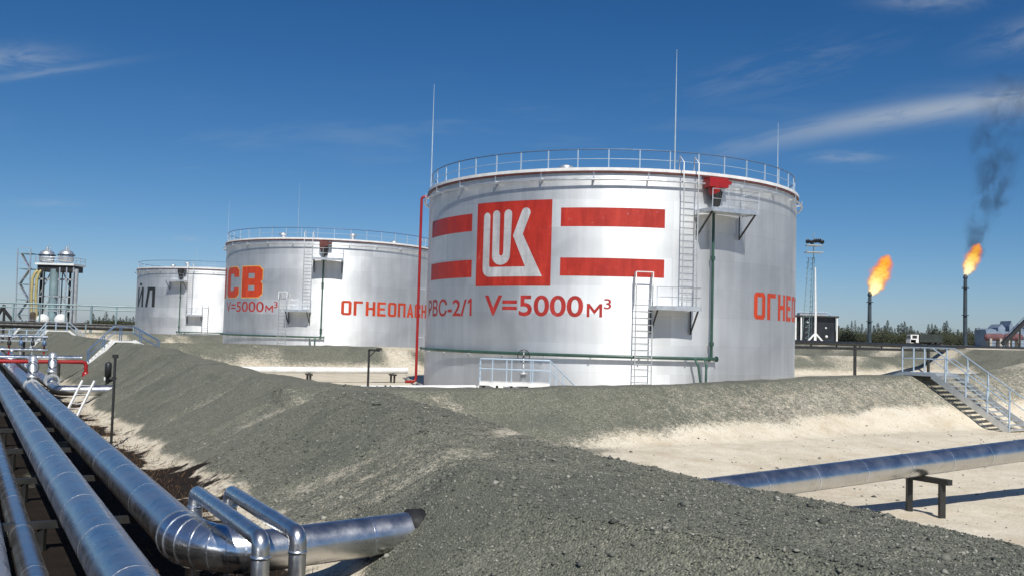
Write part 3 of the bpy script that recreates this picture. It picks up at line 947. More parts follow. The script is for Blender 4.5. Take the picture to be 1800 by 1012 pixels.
# ------------------------------------------------------------------ storage tanks
def storage_tank(idx, label, psi_low, sgn, fw=1.15, fmat='pipe_red'):
    c = TANKS[idx]
    root = thing('storage_tank', label, 'storage tank', c, 0, 'cylindrical oil storage tanks')
    N = 160
    ring = lambda r, z: [c + Vector((r * math.sin(2 * math.pi * k / N), -r * math.cos(2 * math.pi * k / N), z)) for k in range(N)]
    b = MB()
    b.quad_strip([ring(TANK_R, 0.0), ring(TANK_R, TANK_H)])
    shell = b.build('shell', M['tank'], root)
    b = MB(); b.quad_strip([ring(TANK_R + 0.35, -0.05), ring(TANK_R + 0.35, 0.06), ring(TANK_R + 0.02, 0.08)], smooth=False)
    b.build('base_plate', M['concrete'], root)
    b = MB(); b.quad_strip([ring(TANK_R + 0.10, TANK_H + 0.04), ring(8, TANK_H + 0.42), ring(4, TANK_H + 0.72), ring(0.05, TANK_H + 0.86)])
    b.build('roof', M['tank'], root)
    b = MB(); b.quad_strip([ring(TANK_R + 0.02, TANK_H - 0.14), ring(TANK_R + 0.13, TANK_H - 0.12), ring(TANK_R + 0.13, TANK_H - 0.04)], smooth=False)
    b.build('curb_rim', M['maroon'], root)
    b = MB(); b.quad_strip([ring(TANK_R + 0.135, TANK_H - 0.04), ring(TANK_R + 0.135, TANK_H + 0.12), ring(TANK_R + 0.03, TANK_H + 0.12), ring(TANK_R + 0.03, TANK_H + 0.02)], smooth=False)
    b.build('roof_edge', M['white_steel'], root)
    # guard rail round the roof
    b = MB()
    rr = TANK_R - 0.13
    b.tube(ring(rr, TANK_H + 1.12), 0.035, 8, closed=True)
    gr = b.build('guard_rail', M['rail_blue'], root)
    b = MB(); b.tube(ring(rr, TANK_H + 0.62), 0.017, 6, closed=True)
    b.build('mid_rail', M['rail_light'], gr)
    npost = 44
    pm = MB(); p0 = on_wall(c, 0, TANK_H, -0.13); pm.beam(p0, p0 + Vector((0, 0, 1.1)), 0.055)
    post0 = pm.build('post', M['rail_light'], gr)
    post0.rotation_euler = (0, 0, R_(2.0))
    for i in range(1, npost):
        q = post0.copy(); COL.objects.link(q); q.parent = gr; q.rotation_euler = (0, 0, R_(2.0) + 2 * math.pi * i / npost)
    # spray ring under the rim, on brackets
    b = MB(); b.tube(ring(TANK_R + 0.30, TANK_H - 0.52), 0.055, 8, closed=True)
    sr = b.build('spray_pipe', M['galv'], root)
    bm_ = MB(); p0 = on_wall(c, 0, TANK_H - 0.44, 0.16)
    bm_.box(p0, (0.07, 0.34, 0.10)); bm_.beam(on_wall(c, 0, TANK_H - .14, .3), on_wall(c, 0, TANK_H - .56, .3), .04)
    br0 = bm_.build('bracket', M['galv'], sr); br0.rotation_euler = (0, 0, R_(4))
    for i in range(1, 26):
        q = br0.copy(); COL.objects.link(q); q.parent = sr; q.rotation_euler = (0, 0, R_(4) + 2 * math.pi * i / 26)
    # foam main: vertical riser, then the green ring low on the wall
    pr = psi_low + sgn * 18.7
    zr = 2.33
    a_end = pr + sgn * 1.6
    a_start = pr - sgn * 112
    b = MB()
    b.tube([on_wall(c, a_start + (a_end - a_start) * i / 90, zr, 0.26) for i in range(91)], 0.085, 10)
    rp = b.build('ring_main', M['green_pipe'], root)
    for i in range(9):
        a = a_start + (a_end - a_start) * (i + 0.5) / 9.2
        b = MB(); b.box(on_wall(c, a, zr - 0.13, 0.16), (0.08, 0.08, 0.10)); b.beam(on_wall(c, a, zr - .12, .02), on_wall(c, a, zr - .12, .32), .06)
        b.build('bracket', M['galv'], rp)
    b = MB(); pe = on_wall(c, a_end, zr, .26)
    tng = Vector((math.cos(R_(a_end)), math.sin(R_(a_end)), 0))
    b.lathe([(0.01, -.03), (.15, -.03), (.15, .03), (.01, .03)], 14, pe, tng, smooth=False)
    b.build('flange', M['green_pipe'], rp)
    b = MB(); b.lathe([(0.01, -.03), (.14, -.03), (.14, .03), (.01, .03)], 14, on_wall(c, pr - sgn * .6, zr, .26), tng, smooth=False)
    b.build('flange', M['green_pipe'], rp)
    for k, da in enumerate((2.6, 5.3)):
        a = pr - sgn * da
        b = MB(); b.tube([on_wall(c, a, zr, .26), on_wall(c, a + sgn * .1, zr - .05, .5), on_wall(c, a + sgn * (.6 if k else .1), zr - .35, .62), on_wall(c, a + sgn * (2.2 if k else .0), -0.1, .62)], .06, 8)
        b.build('drop_pipe', M['green_pipe'], rp)
    b = MB()
    b.tube([on_wall(c, pr, zr, .26), on_wall(c, pr, 10.75, .26)], 0.075, 10)
    ri = b.build('foam_riser', M['green_pipe'], root)
    for z in (3.1, 7.55):
        b = MB(); b.lathe([(0.01, -.1), (.125, -.1), (.125, .1), (.01, .1)], 12, on_wall(c, pr, z, .26), smooth=False)
        b.build('coupling', M['green_pipe'], ri)
    # foam chamber under the rim
    n = Vector((math.sin(R_(pr)), -math.cos(R_(pr)), 0)); tg = Vector((math.cos(R_(pr)), math.sin(R_(pr)), 0)); Z = Vector((0, 0, 1))
    b = MB()
    b.box(on_wall(c, pr, 11.46, .42), (fw, .62, .5), (tg, n, Z))
    b.lathe([(.33, .28), (.33, 0.0), (.10, -.34)], 14, on_wall(c, pr - .4, 11.0, .42))
    b.beam(on_wall(c, pr + 2.6, 11.5, .1), on_wall(c, pr + 2.6, 11.5, .7), .5, .18)
    fc = b.build('foam_chamber', M[fmat], root)
    b = MB()
    b.lathe([(.30, 0.3), (.27, -.1), (.08, -.85)], 14, on_wall(c, pr, 10.85, .42))
    b.tube([on_wall(c, pr + 1.8, 11.05, .35), on_wall(c, pr + 1.5, 10.7, .35), on_wall(c, pr + 1.1, 10.3, .3)], .1, 8)
    b.build('mixer_cone', M['steel_dark'], fc)

    # two ladders and two landings
    def landing(a_c, z, w, d, braces, ladder_side):
        n = Vector((math.sin(R_(a_c)), -math.cos(R_(a_c)), 0)); tg = Vector((math.cos(R_(a_c)), math.sin(R_(a_c)), 0))
        o = on_wall(c, a_c, z, 0)
        b = MB(); b.box(o + n * (d / 2 + .06), (w, d, .05), (tg, n, Z))
        b.box(o + n * (d + .085), (w, .03, .22), (tg, n, Z))
        for s_ in (-1, 1): b.box(o + n * (d / 2 + .06) + tg * s_ * (w / 2 + .018), (.03, d, .20), (tg, n, Z))
        pl = b.build('landing', M['galv'], root)
        c0 = o + n * .12 - tg * w / 2; c1 = o + n * (d + .05) - tg * w / 2; c2 = o + n * (d + .05) + tg * w / 2; c3 = o + n * .12 + tg * w / 2
        pts = [c1, c2, c3] if ladder_side < 0 else [c2, c1, c0]
        b = MB()
        for lv in (1.05, .55): b.tube([p + Z * lv for p in pts], .02, 6)
        for p in (c1, c2, c1.lerp(c2, .34), c1.lerp(c2, .67), c3 if ladder_side < 0 else c0): b.beam(p, p + Z * 1.05, .035)
        b.build('railing', M['galv'], pl)
        for s_ in (-1, 1):
            b = MB(); p = o + tg * s_ * (w / 2 - .1)
            b.beam(p + n * (d - .05) - Z * .04, p + n * .03 - Z * 1.25, .07); b.beam(p + n * .03 - Z * .04, p + n * .03 - Z * 1.3, .06)
            b.build('brace', M['steel_dark'], pl)
        return o, n, tg
    o2, n2, t2 = landing(psi_low + sgn * 7.6, 4.85, 2.35, 1.15, True, -sgn)
    o1, n1, t1 = landing(psi_low + sgn * 21.0, 9.92, 2.9, 1.45, True, -sgn)
    a = psi_low
    nn = Vector((math.sin(R_(a)), -math.cos(R_(a)), 0)); tt = Vector((math.cos(R_(a)), math.sin(R_(a)), 0))
    lad = ladder(root, on_wall(c, a, 0.0, .55), on_wall(c, a, 5.95, .55), .85, tt, M['steel_grey'], .33)
    b = MB()
    for s_ in (-1, 1):
        p = on_wall(c, a, 5.95, .55) + tt * s_ * .44
        b.tube([p - Z * .1, p + Z * .7, p + Z * .72 - nn * .4, p - nn * .42 - Z * 1.0], .028, 6)
    b.tube([on_wall(c, a, 6.66, .55) - tt * .44, on_wall(c, a, 6.66, .55) + tt * .44], .028, 6)
    b.build('handhold', M['white_steel'], lad)
    a = psi_low + sgn * 11.5
    nn = Vector((math.sin(R_(a)), -math.cos(R_(a)), 0)); tt = Vector((math.cos(R_(a)), math.sin(R_(a)), 0))
    lad = ladder(root, on_wall(c, a, 4.9, .5), on_wall(c, a, 11.3, .5), .80, tt, M['steel_grey'], .33)
    b = MB()
    for s_ in (-1, 1):
        p = on_wall(c, a, 11.3, .5) + tt * s_ * .42
        b.tube([p - Z * .1, p + Z * 1.1, p + Z * 1.5 - nn * .5, p - nn * .6 + Z * .7], .028, 6)
    b.build('handhold', M['white_steel'], lad)
    # vents and hatches on the roof
    for k in range(5):
        aa = psi_low + 40 + 72 * k
        p = c + Vector((6.5 * math.sin(R_(aa)), -6.5 * math.cos(R_(aa)), TANK_H + .5))
        b = MB(); b.lathe([(.22, -.2), (.22, .45), (.42, .46), (.42, .62), (.05, .75)], 14, p)
        b.build('roof_vent', M['galv'], root)
    return root, shell


ROD_H = [0]


def rod(root, c, psi, h, dr=-0.05, z0=None, k=1.0):
    p = on_wall(c, psi, TANK_H if z0 is None else z0, dr)
    b = MB(); b.tube([p - Vector((0, 0, 0.55)), p + Vector((0, 0, h * .5)), p + Vector((0, 0, h))], [.05 * k, .036 * k, .012 * k], 8)
    b.build('lightning_rod', M['rail_light'], root)


t1, sh1 = storage_tank(0, 'largest nearest silver tank with the red square emblem and red stripes', 3.3, 1)
c1 = TANKS[0]
rod(t1, c1, -84, 6.9); rod(t1, c1, 11.3, 6.5); rod(t1, c1, 100, 5.8); rod(t1, c1, 172, 3.4)
# red stripes
for (p0, p1, z0, z1) in ((-18.45, 8.85, 8.99, 9.97), (-18.35, 8.9, 6.42, 7.36), (-73.6, -47.2, 8.94, 9.91), (-73.3, -46.9, 6.39, 7.35)):
    wall_poly([[(0, 0), (1, 0), (1, 1), (0, 1)]], c1, p0, p1, z0, z1, (0, 1, 0, 1), M['red'], sh1, 'stripe', 0.005)
emb = wall_poly([[(0, 0), (1, 0), (1, 1), (0, 1)]], c1, -45.0, -20.9, 5.88, 10.42, (0, 1, 0, 1), M['red'], sh1, 'emblem', 0.005)
# white mark drawn in a 1000 x 1000 square, y down
Y = lambda pts: [(x, 1000 - y) for x, y in pts]
mL = ([(108, 190), (108, 790)] + [(x, y) for x, y in arc2(208, 790, 100, 180, 90, 8)] + [(900, 890), (655, 395), (742, 160)] +
      arc2(690, 142, 56, 20, -160, 8) + [(530, 410), (693, 775), (225, 775)] + arc2(252, 745, 46, 140, 180, 3) + [(206, 190)] + arc2(157, 168, 49, 0, -180, 8))
mU = ([(246, 168), (246, 640)] + arc2(371, 640, 125, 180, 0, 14, 112) + [(512, 160)] + arc2(460, 150, 52, 0, -180, 8) + [(404, 600)] +
      arc2(374, 618, 26, 0, 180, 6) + [(348, 158)] + arc2(297, 150, 51, 0, -180, 8))
for nm_, lp in (('emblem_mark', mL), ('emblem_mark', mU)):
    wall_poly([Y(lp)], c1, -45.0, -20.9, 5.88, 10.42, (0, 1000, 0, 1000), M['mark_white'], emb, nm_, 0.010)
wall_text('РВС-2/', c1, -75.5, -48.6, 4.25, 5.24, M['letter_red'], sh1, 0.014)
block_text('1', c1, -48.6, -45.2, 4.27, 5.22, M['letter_red'], sh1)
wall_text('V=5000', c1, -41.2, -11.95, 4.30, 5.40, M['letter_red'], sh1, 0.018)
block_text('м', c1, -11.0, -7.0, 4.32, 5.0, M['letter_red'], sh1, 1.8)
wall_text('3', c1, -6.6, -4.7, 4.74, 5.27, M['letter_red'], sh1, 0.008)
block_text('ОГНЕОПАСНО', c1, 37.9, 99.0, 4.5, 5.95, M['orange_red'], sh1, 3.0, 2.3, 2.0)

t2, sh2 = storage_tank(1, 'middle silver tank with fat orange letters, between the other two', -13.2, 1, 0.8, 'maroon')
c2 = TANKS[1]
rod(t2, c2, -78, 5.0, k=.55); rod(t2, c2, -8, 5.6, k=.55)
for grow, m_, dr_ in ((0.045, 'yellow_edge', 0.004), (0.0, 'orange_red', 0.009)):
    block_text('СВ', c2, -60.6, -26.9, 6.12, 9.2, M[m_], sh2, 3.5, 3.1, 1.9, dr_, grow)
    block_text('Н', c2, -79.5, -64.0, 6.12, 9.2, M[m_], sh2, 3.5, 3.1, 1.9, dr_, grow)
wall_text('V=5000', c2, -60.5, -25.4, 4.66, 5.70, M['letter_red'], sh2, 0.004)
block_text('м', c2, -24.4, -19.8, 4.66, 5.35, M['letter_red'], sh2, 1.4)
wall_text('3', c2, -19.4, -17.2, 5.08, 5.70, M['letter_red'], sh2, 0.008)
block_text('ОГНЕОПАСНО', c2, 14.8, 75.5, 4.58, 6.0, M['orange_red'], sh2, 2.9, 2.3, 2.0)

t3, sh3 = storage_tank(2, 'farthest smallest-looking silver tank with black letters on its left side', 13.2, -1, 0.75, 'steel_dark')
c3 = TANKS[2]
rod(t3, c3, 5, 4.6, k=.6)
block_text('ЙЛ', c3, -56.0, -28.8, 5.97, 9.0, M['black_paint'], sh3, 2.7, 2.3, 2.6)

# ------------------------------------------------------------------ pipe helpers


def pipe_path(pts, r_bend, n=7):
    pts = [Vector(p) for p in pts]
    out = [pts[0]]
    for a, b, c in zip(pts[:-2], pts[1:-1], pts[2:]):
        d0 = (a - b).normalized(); d1 = (c - b).normalized()
        ang = math.acos(max(-1, min(1, d0.dot(d1))))
        k = min(r_bend / math.tan(ang / 2), (a - b).length * .49, (c - b).length * .49)
        p0, p1 = b + d0 * k, b + d1 * k
        for i in range(n + 1):
            u = i / n
            out.append(p0 * (1 - u) ** 2 + b * 2 * u * (1 - u) + p1 * u * u)
    out.append(pts[-1])
    return out


def sub_path(a, b, step):
    a, b = Vector(a), Vector(b)
    n = max(1, int((b - a).length / step))
    return [a.lerp(b, i / n) for i in range(n + 1)]


def bands(parent, a, b, r, start, step, m, count, w=0.04, lift=0.006):
    a, b = Vector(a), Vector(b); d = (b - a).normalized()
    for i in range(count):
        q = start + step * i
        if q > (b - a).length: break
        mb = MB(); mb.lathe([(r - .004, -w / 2), (r + lift, -w / 2), (r + lift, w / 2), (r - .004, w / 2)], 24, a + d * q, d, smooth=False)
        mb.build('band', m, parent)


PZ = 0.03      # axis height of the big pipes in the trench
# big jacketed pipe that turns right in a mitred elbow and runs through the bank
ES = 14.5
big = thing('insulated_pipe', 'silver pipe that bends right at the ribbed elbow and runs through the gravel bank', 'pipe', L(3.13, 16, -0.7), 0)
straight_end = L(3.13, ES + 0.95, PZ)
b = MB(); b.tube(sub_path(straight_end, L(3.13, 150, 0.6), 3.0), 0.345, 28); run = b.build('pipe_run', M['jacket'], big)
bands(run, straight_end, L(3.13, 150, 0.6), 0.345, 3.0, 2.6, M['jacket'], 18, .03, .004)
zr0, zr1 = -0.10, 1.11
right0, right1 = L(3.13 + .95, ES, zr0), L(31.0, ES, zr1)
dR = (right1 - right0).normalized()
rmid = right0 + dR * 5.2
b = MB(); b.tube(sub_path(right0, rmid, 1.2), 0.31, 28); run2 = b.build('pipe_run', M['jacket'], big)
bands(run2, right0, rmid, 0.31, 1.75, 2.9, M['band'], 1)
b = MB(); b.tube(sub_path(rmid, right1, 1.2), 0.268, 28); run3 = b.build('pipe_run', M['jacket'], big)
bands(run3, rmid, right1, 0.268, 0.6, 1.45, M['band'], 16)
# mitred elbow of flat-sided segments
nseg = 7
epts = []
for i in range(nseg + 1):
    a = math.pi / 2 * i / nseg
    epts.append(L(3.13 + .95 - .95 * math.cos(a), ES + .95 - .95 * math.sin(a), PZ + (zr0 - PZ) * i / nseg))
b = MB()
b.tube(epts, [0.375 - 0.045 * i / nseg for i in range(nseg + 1)], 28)
elb = b.build('elbow', M['jacket_bright'], big)
for i in range(nseg + 1):
    a = math.pi / 2 * i / nseg
    d = L(math.sin(a), -math.cos(a), 0)
    mb = MB(); re_ = 0.375 - 0.045 * i / nseg; mb.lathe([(re_ - .01, -.012), (re_ + .012, -.012), (re_ + .012, .012), (re_ - .01, .012)], 28, epts[i], d, smooth=False)
    mb.build('rib', M['band'], elb)
# rubber sleeve where it enters the bank
q = right0 + dR * 2.42
b = MB(); b.lathe([(.31, -.02), (.345, .0), (.352, .12), (.335, .24), (.27, .36), (.22, .42)], 24, q, dR)
b.v = [tuple(Vector(v) + Vector((random.uniform(-.014, .014), random.uniform(-.014, .014), random.uniform(-.014, .014)))) for v in b.v]
b.build('sleeve', M['rubber'], big)


# second big pipe, left pipe, small dark pipe, far pipe
def plain_pipe(t, s0, s1, z0, z1, r, label, nb=18, start=3.0, step=2.6, m='jacket'):
    o = thing('insulated_pipe', label, 'pipe', L(t, s0, z0 - r), 0)
    b = MB(); b.tube(sub_path(L(t, s0, z0), L(t, s1, z1), 3.0), r, 28)
    rn = b.build('pipe_run', M[m], o)
    bands(rn, L(t, s0, z0), L(t, s1, z1), r, start, step, M['jacket'], nb, .03, .004)
    return o


plain_pipe(1.92, -4, 150, PZ, 0.6, 0.345, 'straight silver pipe running beside the bending one, second from the bank', 24)
plain_pipe(0.36, -4, 150, PZ, 0.6, 0.35, 'silver pipe at the bottom left corner edge, farthest from the bank', 24)
plain_pipe(1.12, -4, 150, -0.54, 0.25, 0.19, 'slim dark blue-silver pipe slung low between two wide pipes', 20, 4, 3.1)
far4 = thing('insulated_pipe', 'silver pipe turning into the gravel slope behind the thin black pole', 'pipe', L(4.35, 52, -0.6), 0)
b = MB(); b.tube(pipe_path([L(4.35, 120, .3), L(4.35, 51.5, -0.02), L(9.0, 51.5, 0.0)], .5), .25, 20); b.build('pipe_run', M['jacket'], far4)
bands(far4, L(4.35, 53, -0.0), L(4.35, 120, .3), .25, 1, 3.2, M['band'], 8)

# cross beams under the pipes
for k, s in enumerate((13.4, 18.9, 24.1, 29.5, 35.0, 41.0, 47.0, 54.0)):
    o = thing('pipe_support', 'low black cross beam on stub legs carrying the trench pipes', 'pipe support', L(1.6, s, H(1.6, s)), 0, 'cross beams under the trench pipes')
    zt = PZ + (0.57 * (s / 150.0)) - 0.36
    MB().box(L(1.55, s, zt - 0.06), (4.0, .16, .12), (VV, UV, Vector((0, 0, 1)))).build('beam', M['steel_dark'], o)
    for t in (-.3, 1.45, 3.4):
        MB().beam(L(t, s, H(t, s) - .2), L(t, s, zt - 0.12), .12).build('leg', M['steel_dark'], o)


# two small U pipes arching over the big one
def u_pipe(t, s0, s1, zt, label):
    o = thing('bridging_pipe', label, 'pipe', L(t, s0, -0.7), 0)
    b = MB(); b.tube(pipe_path([L(t, s1, -0.9), L(t, s1, zt), L(t, s0, zt), L(t, s0, -0.9)], .13, 6), .112, 18)
    b.build('pipe_run', M['jacket'], o)
    for s, z in ((s0, zt - .22), (s1, zt - .22)):
        mb = MB(); mb.lathe([(.11, -.02), (.122, -.02), (.122, .02), (.11, .02)], 18, L(t, s, z)); mb.build('band', M['band'], o)


u_pipe(3.36, 11.9, 15.65, 0.64, 'small silver arch pipe standing next to the ribbed elbow')
u_pipe(3.92, 12.2, 15.75, 0.60, 'small silver arch pipe farther from the elbow, nearer the gravel bank')

# legs under the pipe on the right
rs = thing('pipe_support', 'black H-shaped steel trestle under the blue-shining pipe at right', 'pipe support', L(19.2, ES, -.5), 0)
zc_ = zr0 + (zr1 - zr0) * (19.2 - 4.08) / (31 - 4.08)
MB().box(L(19.2, ES - .1, zc_ - .33), (.16, 1.25, .12), (VV, UV, Vector((0, 0, 1)))).build('beam', M['steel_dark'], rs)
for ds in (.33, -.52):
    MB().beam(L(19.2, ES + ds, H(19.2, ES + ds) - .3), L(19.2, ES + ds, zc_ - .39), .12).build('leg', M['steel_dark'], rs)

# ------------------------------------------------------------------ posts on and near the left bank
p = L(4.5, 33.8, H(4.5, 33.8))
o = thing('pole', 'thin black pole standing in the sand at the foot of the left bank', 'pole', p)
b = MB(); b.tube([p - Vector((0, 0, .3)), p + Vector((0, 0, 2.95))], .045, 8); b.build('shaft', M['steel_dark'], o)
MB().box(p + Vector((.0, 0, 2.97)), (.16, .10, .12)).build('cap', M['steel_dark'], o)

p = L(14.25, 36.2, H(14.25, 36.2))
o = thing('lamp_post', 'black post with a short braced arm, behind the gravel crest', 'lamp post', p)
zt = 2.52 - p.z
b = MB(); b.beam(p - Vector((0, 0, .3)), p + Vector((0, 0, zt)), .08); b.build('post', M['steel_dark'], o)
b = MB(); b.beam(p + Vector((-.02, 0, zt)), p + Vector((.42, 0, zt - .02)), .08); b.beam(p + Vector((0, 0, zt - .3)), p + Vector((.26, 0, zt - .02)), .04); b.build('arm', M['steel_dark'], o)
MB().box(p + Vector((.40, 0, zt + .04)), (.22, .14, .08)).build('lamp_head', M['steel_dark'], o)

p = L(7.0, 55, H(7.0, 55))
o = thing('hydrant', 'black capped hydrant with a side outlet on the gravel slope', 'hydrant', p)
b = MB(); b.lathe([(.10, -.2), (.10, .35), (.17, .36), (.17, 1.05), (.10, 1.12), (.02, 1.16)], 14, p); b.build('body', M['black_paint'], o)
b = MB(); b.tube([p + Vector((0, 0, .25)), p + Vector((.42, 0, .2))], .07, 8); b.lathe([(.01, 0), (.13, 0), (.13, .05), (.01, .05)], 12, p + Vector((.42, 0, .2)), (1, 0, 0)); b.build('outlet', M['black_paint'], o)
MB().lathe([(.02, -.05), (.16, -.05), (.16, .0), (.02, .0)], 12, p + Vector((-.1, 0, .22)), (1, 0, 0)).build('flange', M['white_steel'], o)

# stile ladder over the pipes
p = L(4.1, 43.6, H(4.1, 43.6))
o = thing('stile_ladder', 'short white ladder leaning over the trench pipe', 'ladder', p)
ladder(o, p - Vector((0, 0, .05)), L(4.95, 44.9, .80), .55, VV * .8 - UV * .6, M['white_steel'], .24, 'frame', .07)

# red fire main crossing the trench
rz = 0.82
o = thing('fire_main', 'red water pipe crossing above the trench and dropping into the sand', 'pipe', L(7.2, 67, -.5))
b = MB(); b.tube(pipe_path([L(-14, 67, rz), L(7.2, 67, rz), L(7.2, 67, -.9)], .3), .12, 14); b.build('pipe_run', M['pipe_red'], o)
for t in (-9, -3, 5.4):
    MB().lathe([(.02, -.04), (.2, -.04), (.2, .04), (.02, .04)], 14, L(t, 67, rz), VV, smooth=False).build('flange', M['pipe_red'], o)
MB().lathe([(.15, 0), (.22, .02), (.22, .5), (.15, .55)], 14, L(7.2, 67, -.35)).build('valve_body', M['pipe_red'], o)

# valves with tall bonnets on the trench pipes
for k, (t, s, lab) in enumerate(((4.35, 55.5, 'tall silver valve with a domed bonnet, nearer the gravel bank'), (3.13, 50.5, 'tall silver valve with a domed bonnet, left of its twin'))):
    zb = PZ + .62 * s / 150 + .3
    o = thing('valve', lab, 'valve', L(t, s, zb), 0, 'valves on the trench pipes')
    b = MB(); b.lathe([(.32, -.5), (.32, -.42), (.24, -.3), (.20, .1), (.26, .12), (.26, .2), (.20, .22), (.20, 1.0), (.14, 1.12), (.02, 1.16)], 18, L(t, s, zb)); b.build('bonnet', M['galv'], o)
    for ds in (-.4, .4):
        MB().lathe([(.26, -.04), (.36, -.04), (.36, .04), (.26, .04)], 18, L(t, s + ds, zb - .3), UV, smooth=False).build('flange', M['steel_grey'], o)
    MB().tube([L(t, s, zb + .62) + Vector((.26 * math.cos(a), 0, .26 * math.sin(a))) - UV * .3 for a in [i * math.pi / 10 for i in range(20)]], .022, 6, closed=True).build('handwheel', M['black_paint'], o)

# white and silver cross pipes further down the trench
for k, (s, z, t0, t1_, r, m, lab) in enumerate((
        (71.5, .92, -22, 7.4, .16, 'jacket_bright', 'bright pipe crossing just beyond the red water pipe'),
        (84, 1.05, -30, 1.5, .2, 'jacket_bright', 'bright pipe crossing left, behind the two tall valves'),
        (101, 1.35, -40, -4.0, .24, 'white_steel', 'white pipe ending at left in front of the far stair bridge'),
        (77, .45, -25, 6.5, .14, 'jacket', 'dull silver pipe low on the ground between two bright crossing pipes'))):
    o = thing('cross_pipe', lab, 'pipe', L(t1_, s, z), 0)
    b = MB(); b.tube(sub_path(L(t0, s, z), L(t1_, s, z), 2), r, 14); b.build('pipe_run', M[m], o)
    for t in np.arange(t0 + 3, t1_, 5.0):
        MB().beam(L(t, s, H(t, s) - .2), L(t, s, z - r * .8), .14).build('stand', M['steel_dark'], o)

# manifold of risers at far left
o = thing('pipe_manifold', 'silver pipe manifold with a row of risers and valves, behind the two tall domed valves', 'manifold', L(4, 98, 0))
for z, r_ in ((.75, .16), (1.95, .13)):
    b = MB(); b.tube([L(.5, 98, z), L(7.2, 98, z)], r_, 12); b.build('header', M['jacket_bright'], o)
for i, t in enumerate(np.arange(1.2, 7, .95)):
    b = MB(); b.tube([L(t, 98, -.9), L(t, 98, 1.95)], .09, 8); b.build('riser', M['galv'] if i % 3 else M['pipe_red'], o)
    b = MB(); b.lathe([(.05, -.2), (.17, -.15), (.17, .15), (.07, .25), (.05, .5), (.18, .51), (.18, .55), (.02, .55)], 12, L(t, 97.7, 1.35)); b.build('valve', M['steel_dark'] if i % 2 else M['rail_blue'], o)
# railed pipe walkway across the trench, far left
o = thing('pipe_walkway', 'pale railed walkway crossing the trench behind the pipe manifold, far left', 'walkway', L(3.5, 112, 0))
zw = 1.35
MB().box(L(3, 112, zw), (10, 1.1, .14), (VV, UV, Vector((0, 0, 1)))).build('deck', M['galv'], o)
for ds in (-.5, .5):
    railing(o, [L(-1.8, 112 + ds, zw + .07), L(7.8, 112 + ds, zw + .07)], 1.05, M['rail_light'], spacing=1.6, rr=.035, post_w=.07)
for t in (-1.5, 1, 3.5, 6.0):
    MB().beam(L(t, 112, H(t, 112) - .2), L(t, 112, zw - .07), .18).build('leg', M['steel_dark'], o)

# vertical red riser beside the big tank
o = thing('fire_riser', 'tall thin red pipe standing against the left side of the largest tank', 'pipe', on_wall(c1, -84.5, 0, .5))
b = MB(); b.tube(pipe_path([on_wall(c1, -84.5, .25, .5) - VV * .7, on_wall(c1, -84.5, .25, .5), on_wall(c1, -84.5, 11.72, .5), on_wall(c1, -84.5, 11.72, .05)], .28), .085, 10)
b.build('pipe_run', M['pipe_red'], o)
for z in (3.0, 6.0, 9.0):
    MB().beam(on_wall(c1, -84.5, z, .02), on_wall(c1, -84.5, z, .5), .05).build('bracket', M['galv'], o)


# supply pipes to the first tank, on low stands behind the dike crest
def feed(t0, t1_, s, z, r, stands, label, m):
    o = thing('feed_pipe', label, 'pipe', L(t0, s, z), 0)
    b = MB(); b.tube(sub_path(L(t0, s, z), L(t1_, s, z + .02), 2), r, 18); rn = b.build('pipe_run', M[m], o)
    for t in stands:
        b = MB()
        for ds in (-.28, .28): b.beam(L(t, s + ds, H(t, s) - .2), L(t, s + ds, z - r - .06), .12)
        b.box(L(t, s, z - r - .05), (.2, .9, .1), (VV, UV, Vector((0, 0, 1))))
        b.build('stand', M['steel_dark'], o)


feed(11.8, 25.6, 58.2, 0.76, .20, (19.0, 24.6), 'pale pipe on two black stands left of the largest tank', 'white_steel')
feed(15.6, 26.6, 42.4, 0.58, .17, (20.0,), 'pale pipe just above the gravel crest, nearer than its twin', 'white_steel')

# ------------------------------------------------------------------ valve platform in front of the big tank
pc = Vector((0.25, 47.3, 0))
o = thing('valve_platform', 'railed steel platform with a short stair at the foot of the largest tank', 'platform', (pc.x, pc.y, HW(pc)))
zd = 0.98
MB().box((pc.x, pc.y, zd - .08), (3.4, 1.3, .16)).build('deck', M['white_steel'], o)
railing(o, [(pc.x - 1.7, pc.y + .62, zd), (pc.x - 1.7, pc.y - .62, zd), (pc.x + 1.7, pc.y - .62, zd)], 1.1, M['rail_light'], spacing=.85)
railing(o, [(pc.x + 1.7, pc.y - .62, zd), (pc.x + 3.0, pc.y - .62, zd - 1.25)], 1.1, M['rail_light'], 'stair_rail', spacing=.9, skip=(True, False))
railing(o, [(pc.x - 1.7, pc.y + .62, zd), (pc.x + 1.7, pc.y + .62, zd), (pc.x + 3.0, pc.y + .62, zd - 1.25)], 1.1, M['rail_light'], 'stair_rail', spacing=1.2, skip=(True, False))
b = MB()
for i in range(6): b.box((pc.x + 1.82 + .21 * i, pc.y, zd - .2 - .2 * i), (.24, 1.2, .04))
b.build('treads', M['galv'], o)
for x in (-1.5, -.85, -.15, .6, 1.5):
    for y in (-.5, .5): MB().beam((pc.x + x, pc.y + y, HW((pc.x + x, pc.y + y, 0)) - .2), (pc.x + x, pc.y + y, zd - .16), .12).build('leg', M['steel_dark'], o)
p = Vector((0.68, 48.4, 0.2))
o = thing('gate_valve', 'valve with a round handwheel standing behind the railed platform', 'valve', p)
b = MB(); b.lathe([(.3, 0), (.3, .5), (.18, .62), (.15, 1.1), (.22, 1.12), (.22, 1.2), (.06, 1.24), (.04, 2.3), (.02, 2.35)], 14, p); b.build('body', M['steel_grey'], o)
b = MB(); wc = p + Vector((0, -.12, 2.06))
b.tube([wc + Vector((.30 * math.cos(i * math.pi / 12), 0, .30 * math.sin(i * math.pi / 12))) for i in range(24)], .022, 6, closed=True)
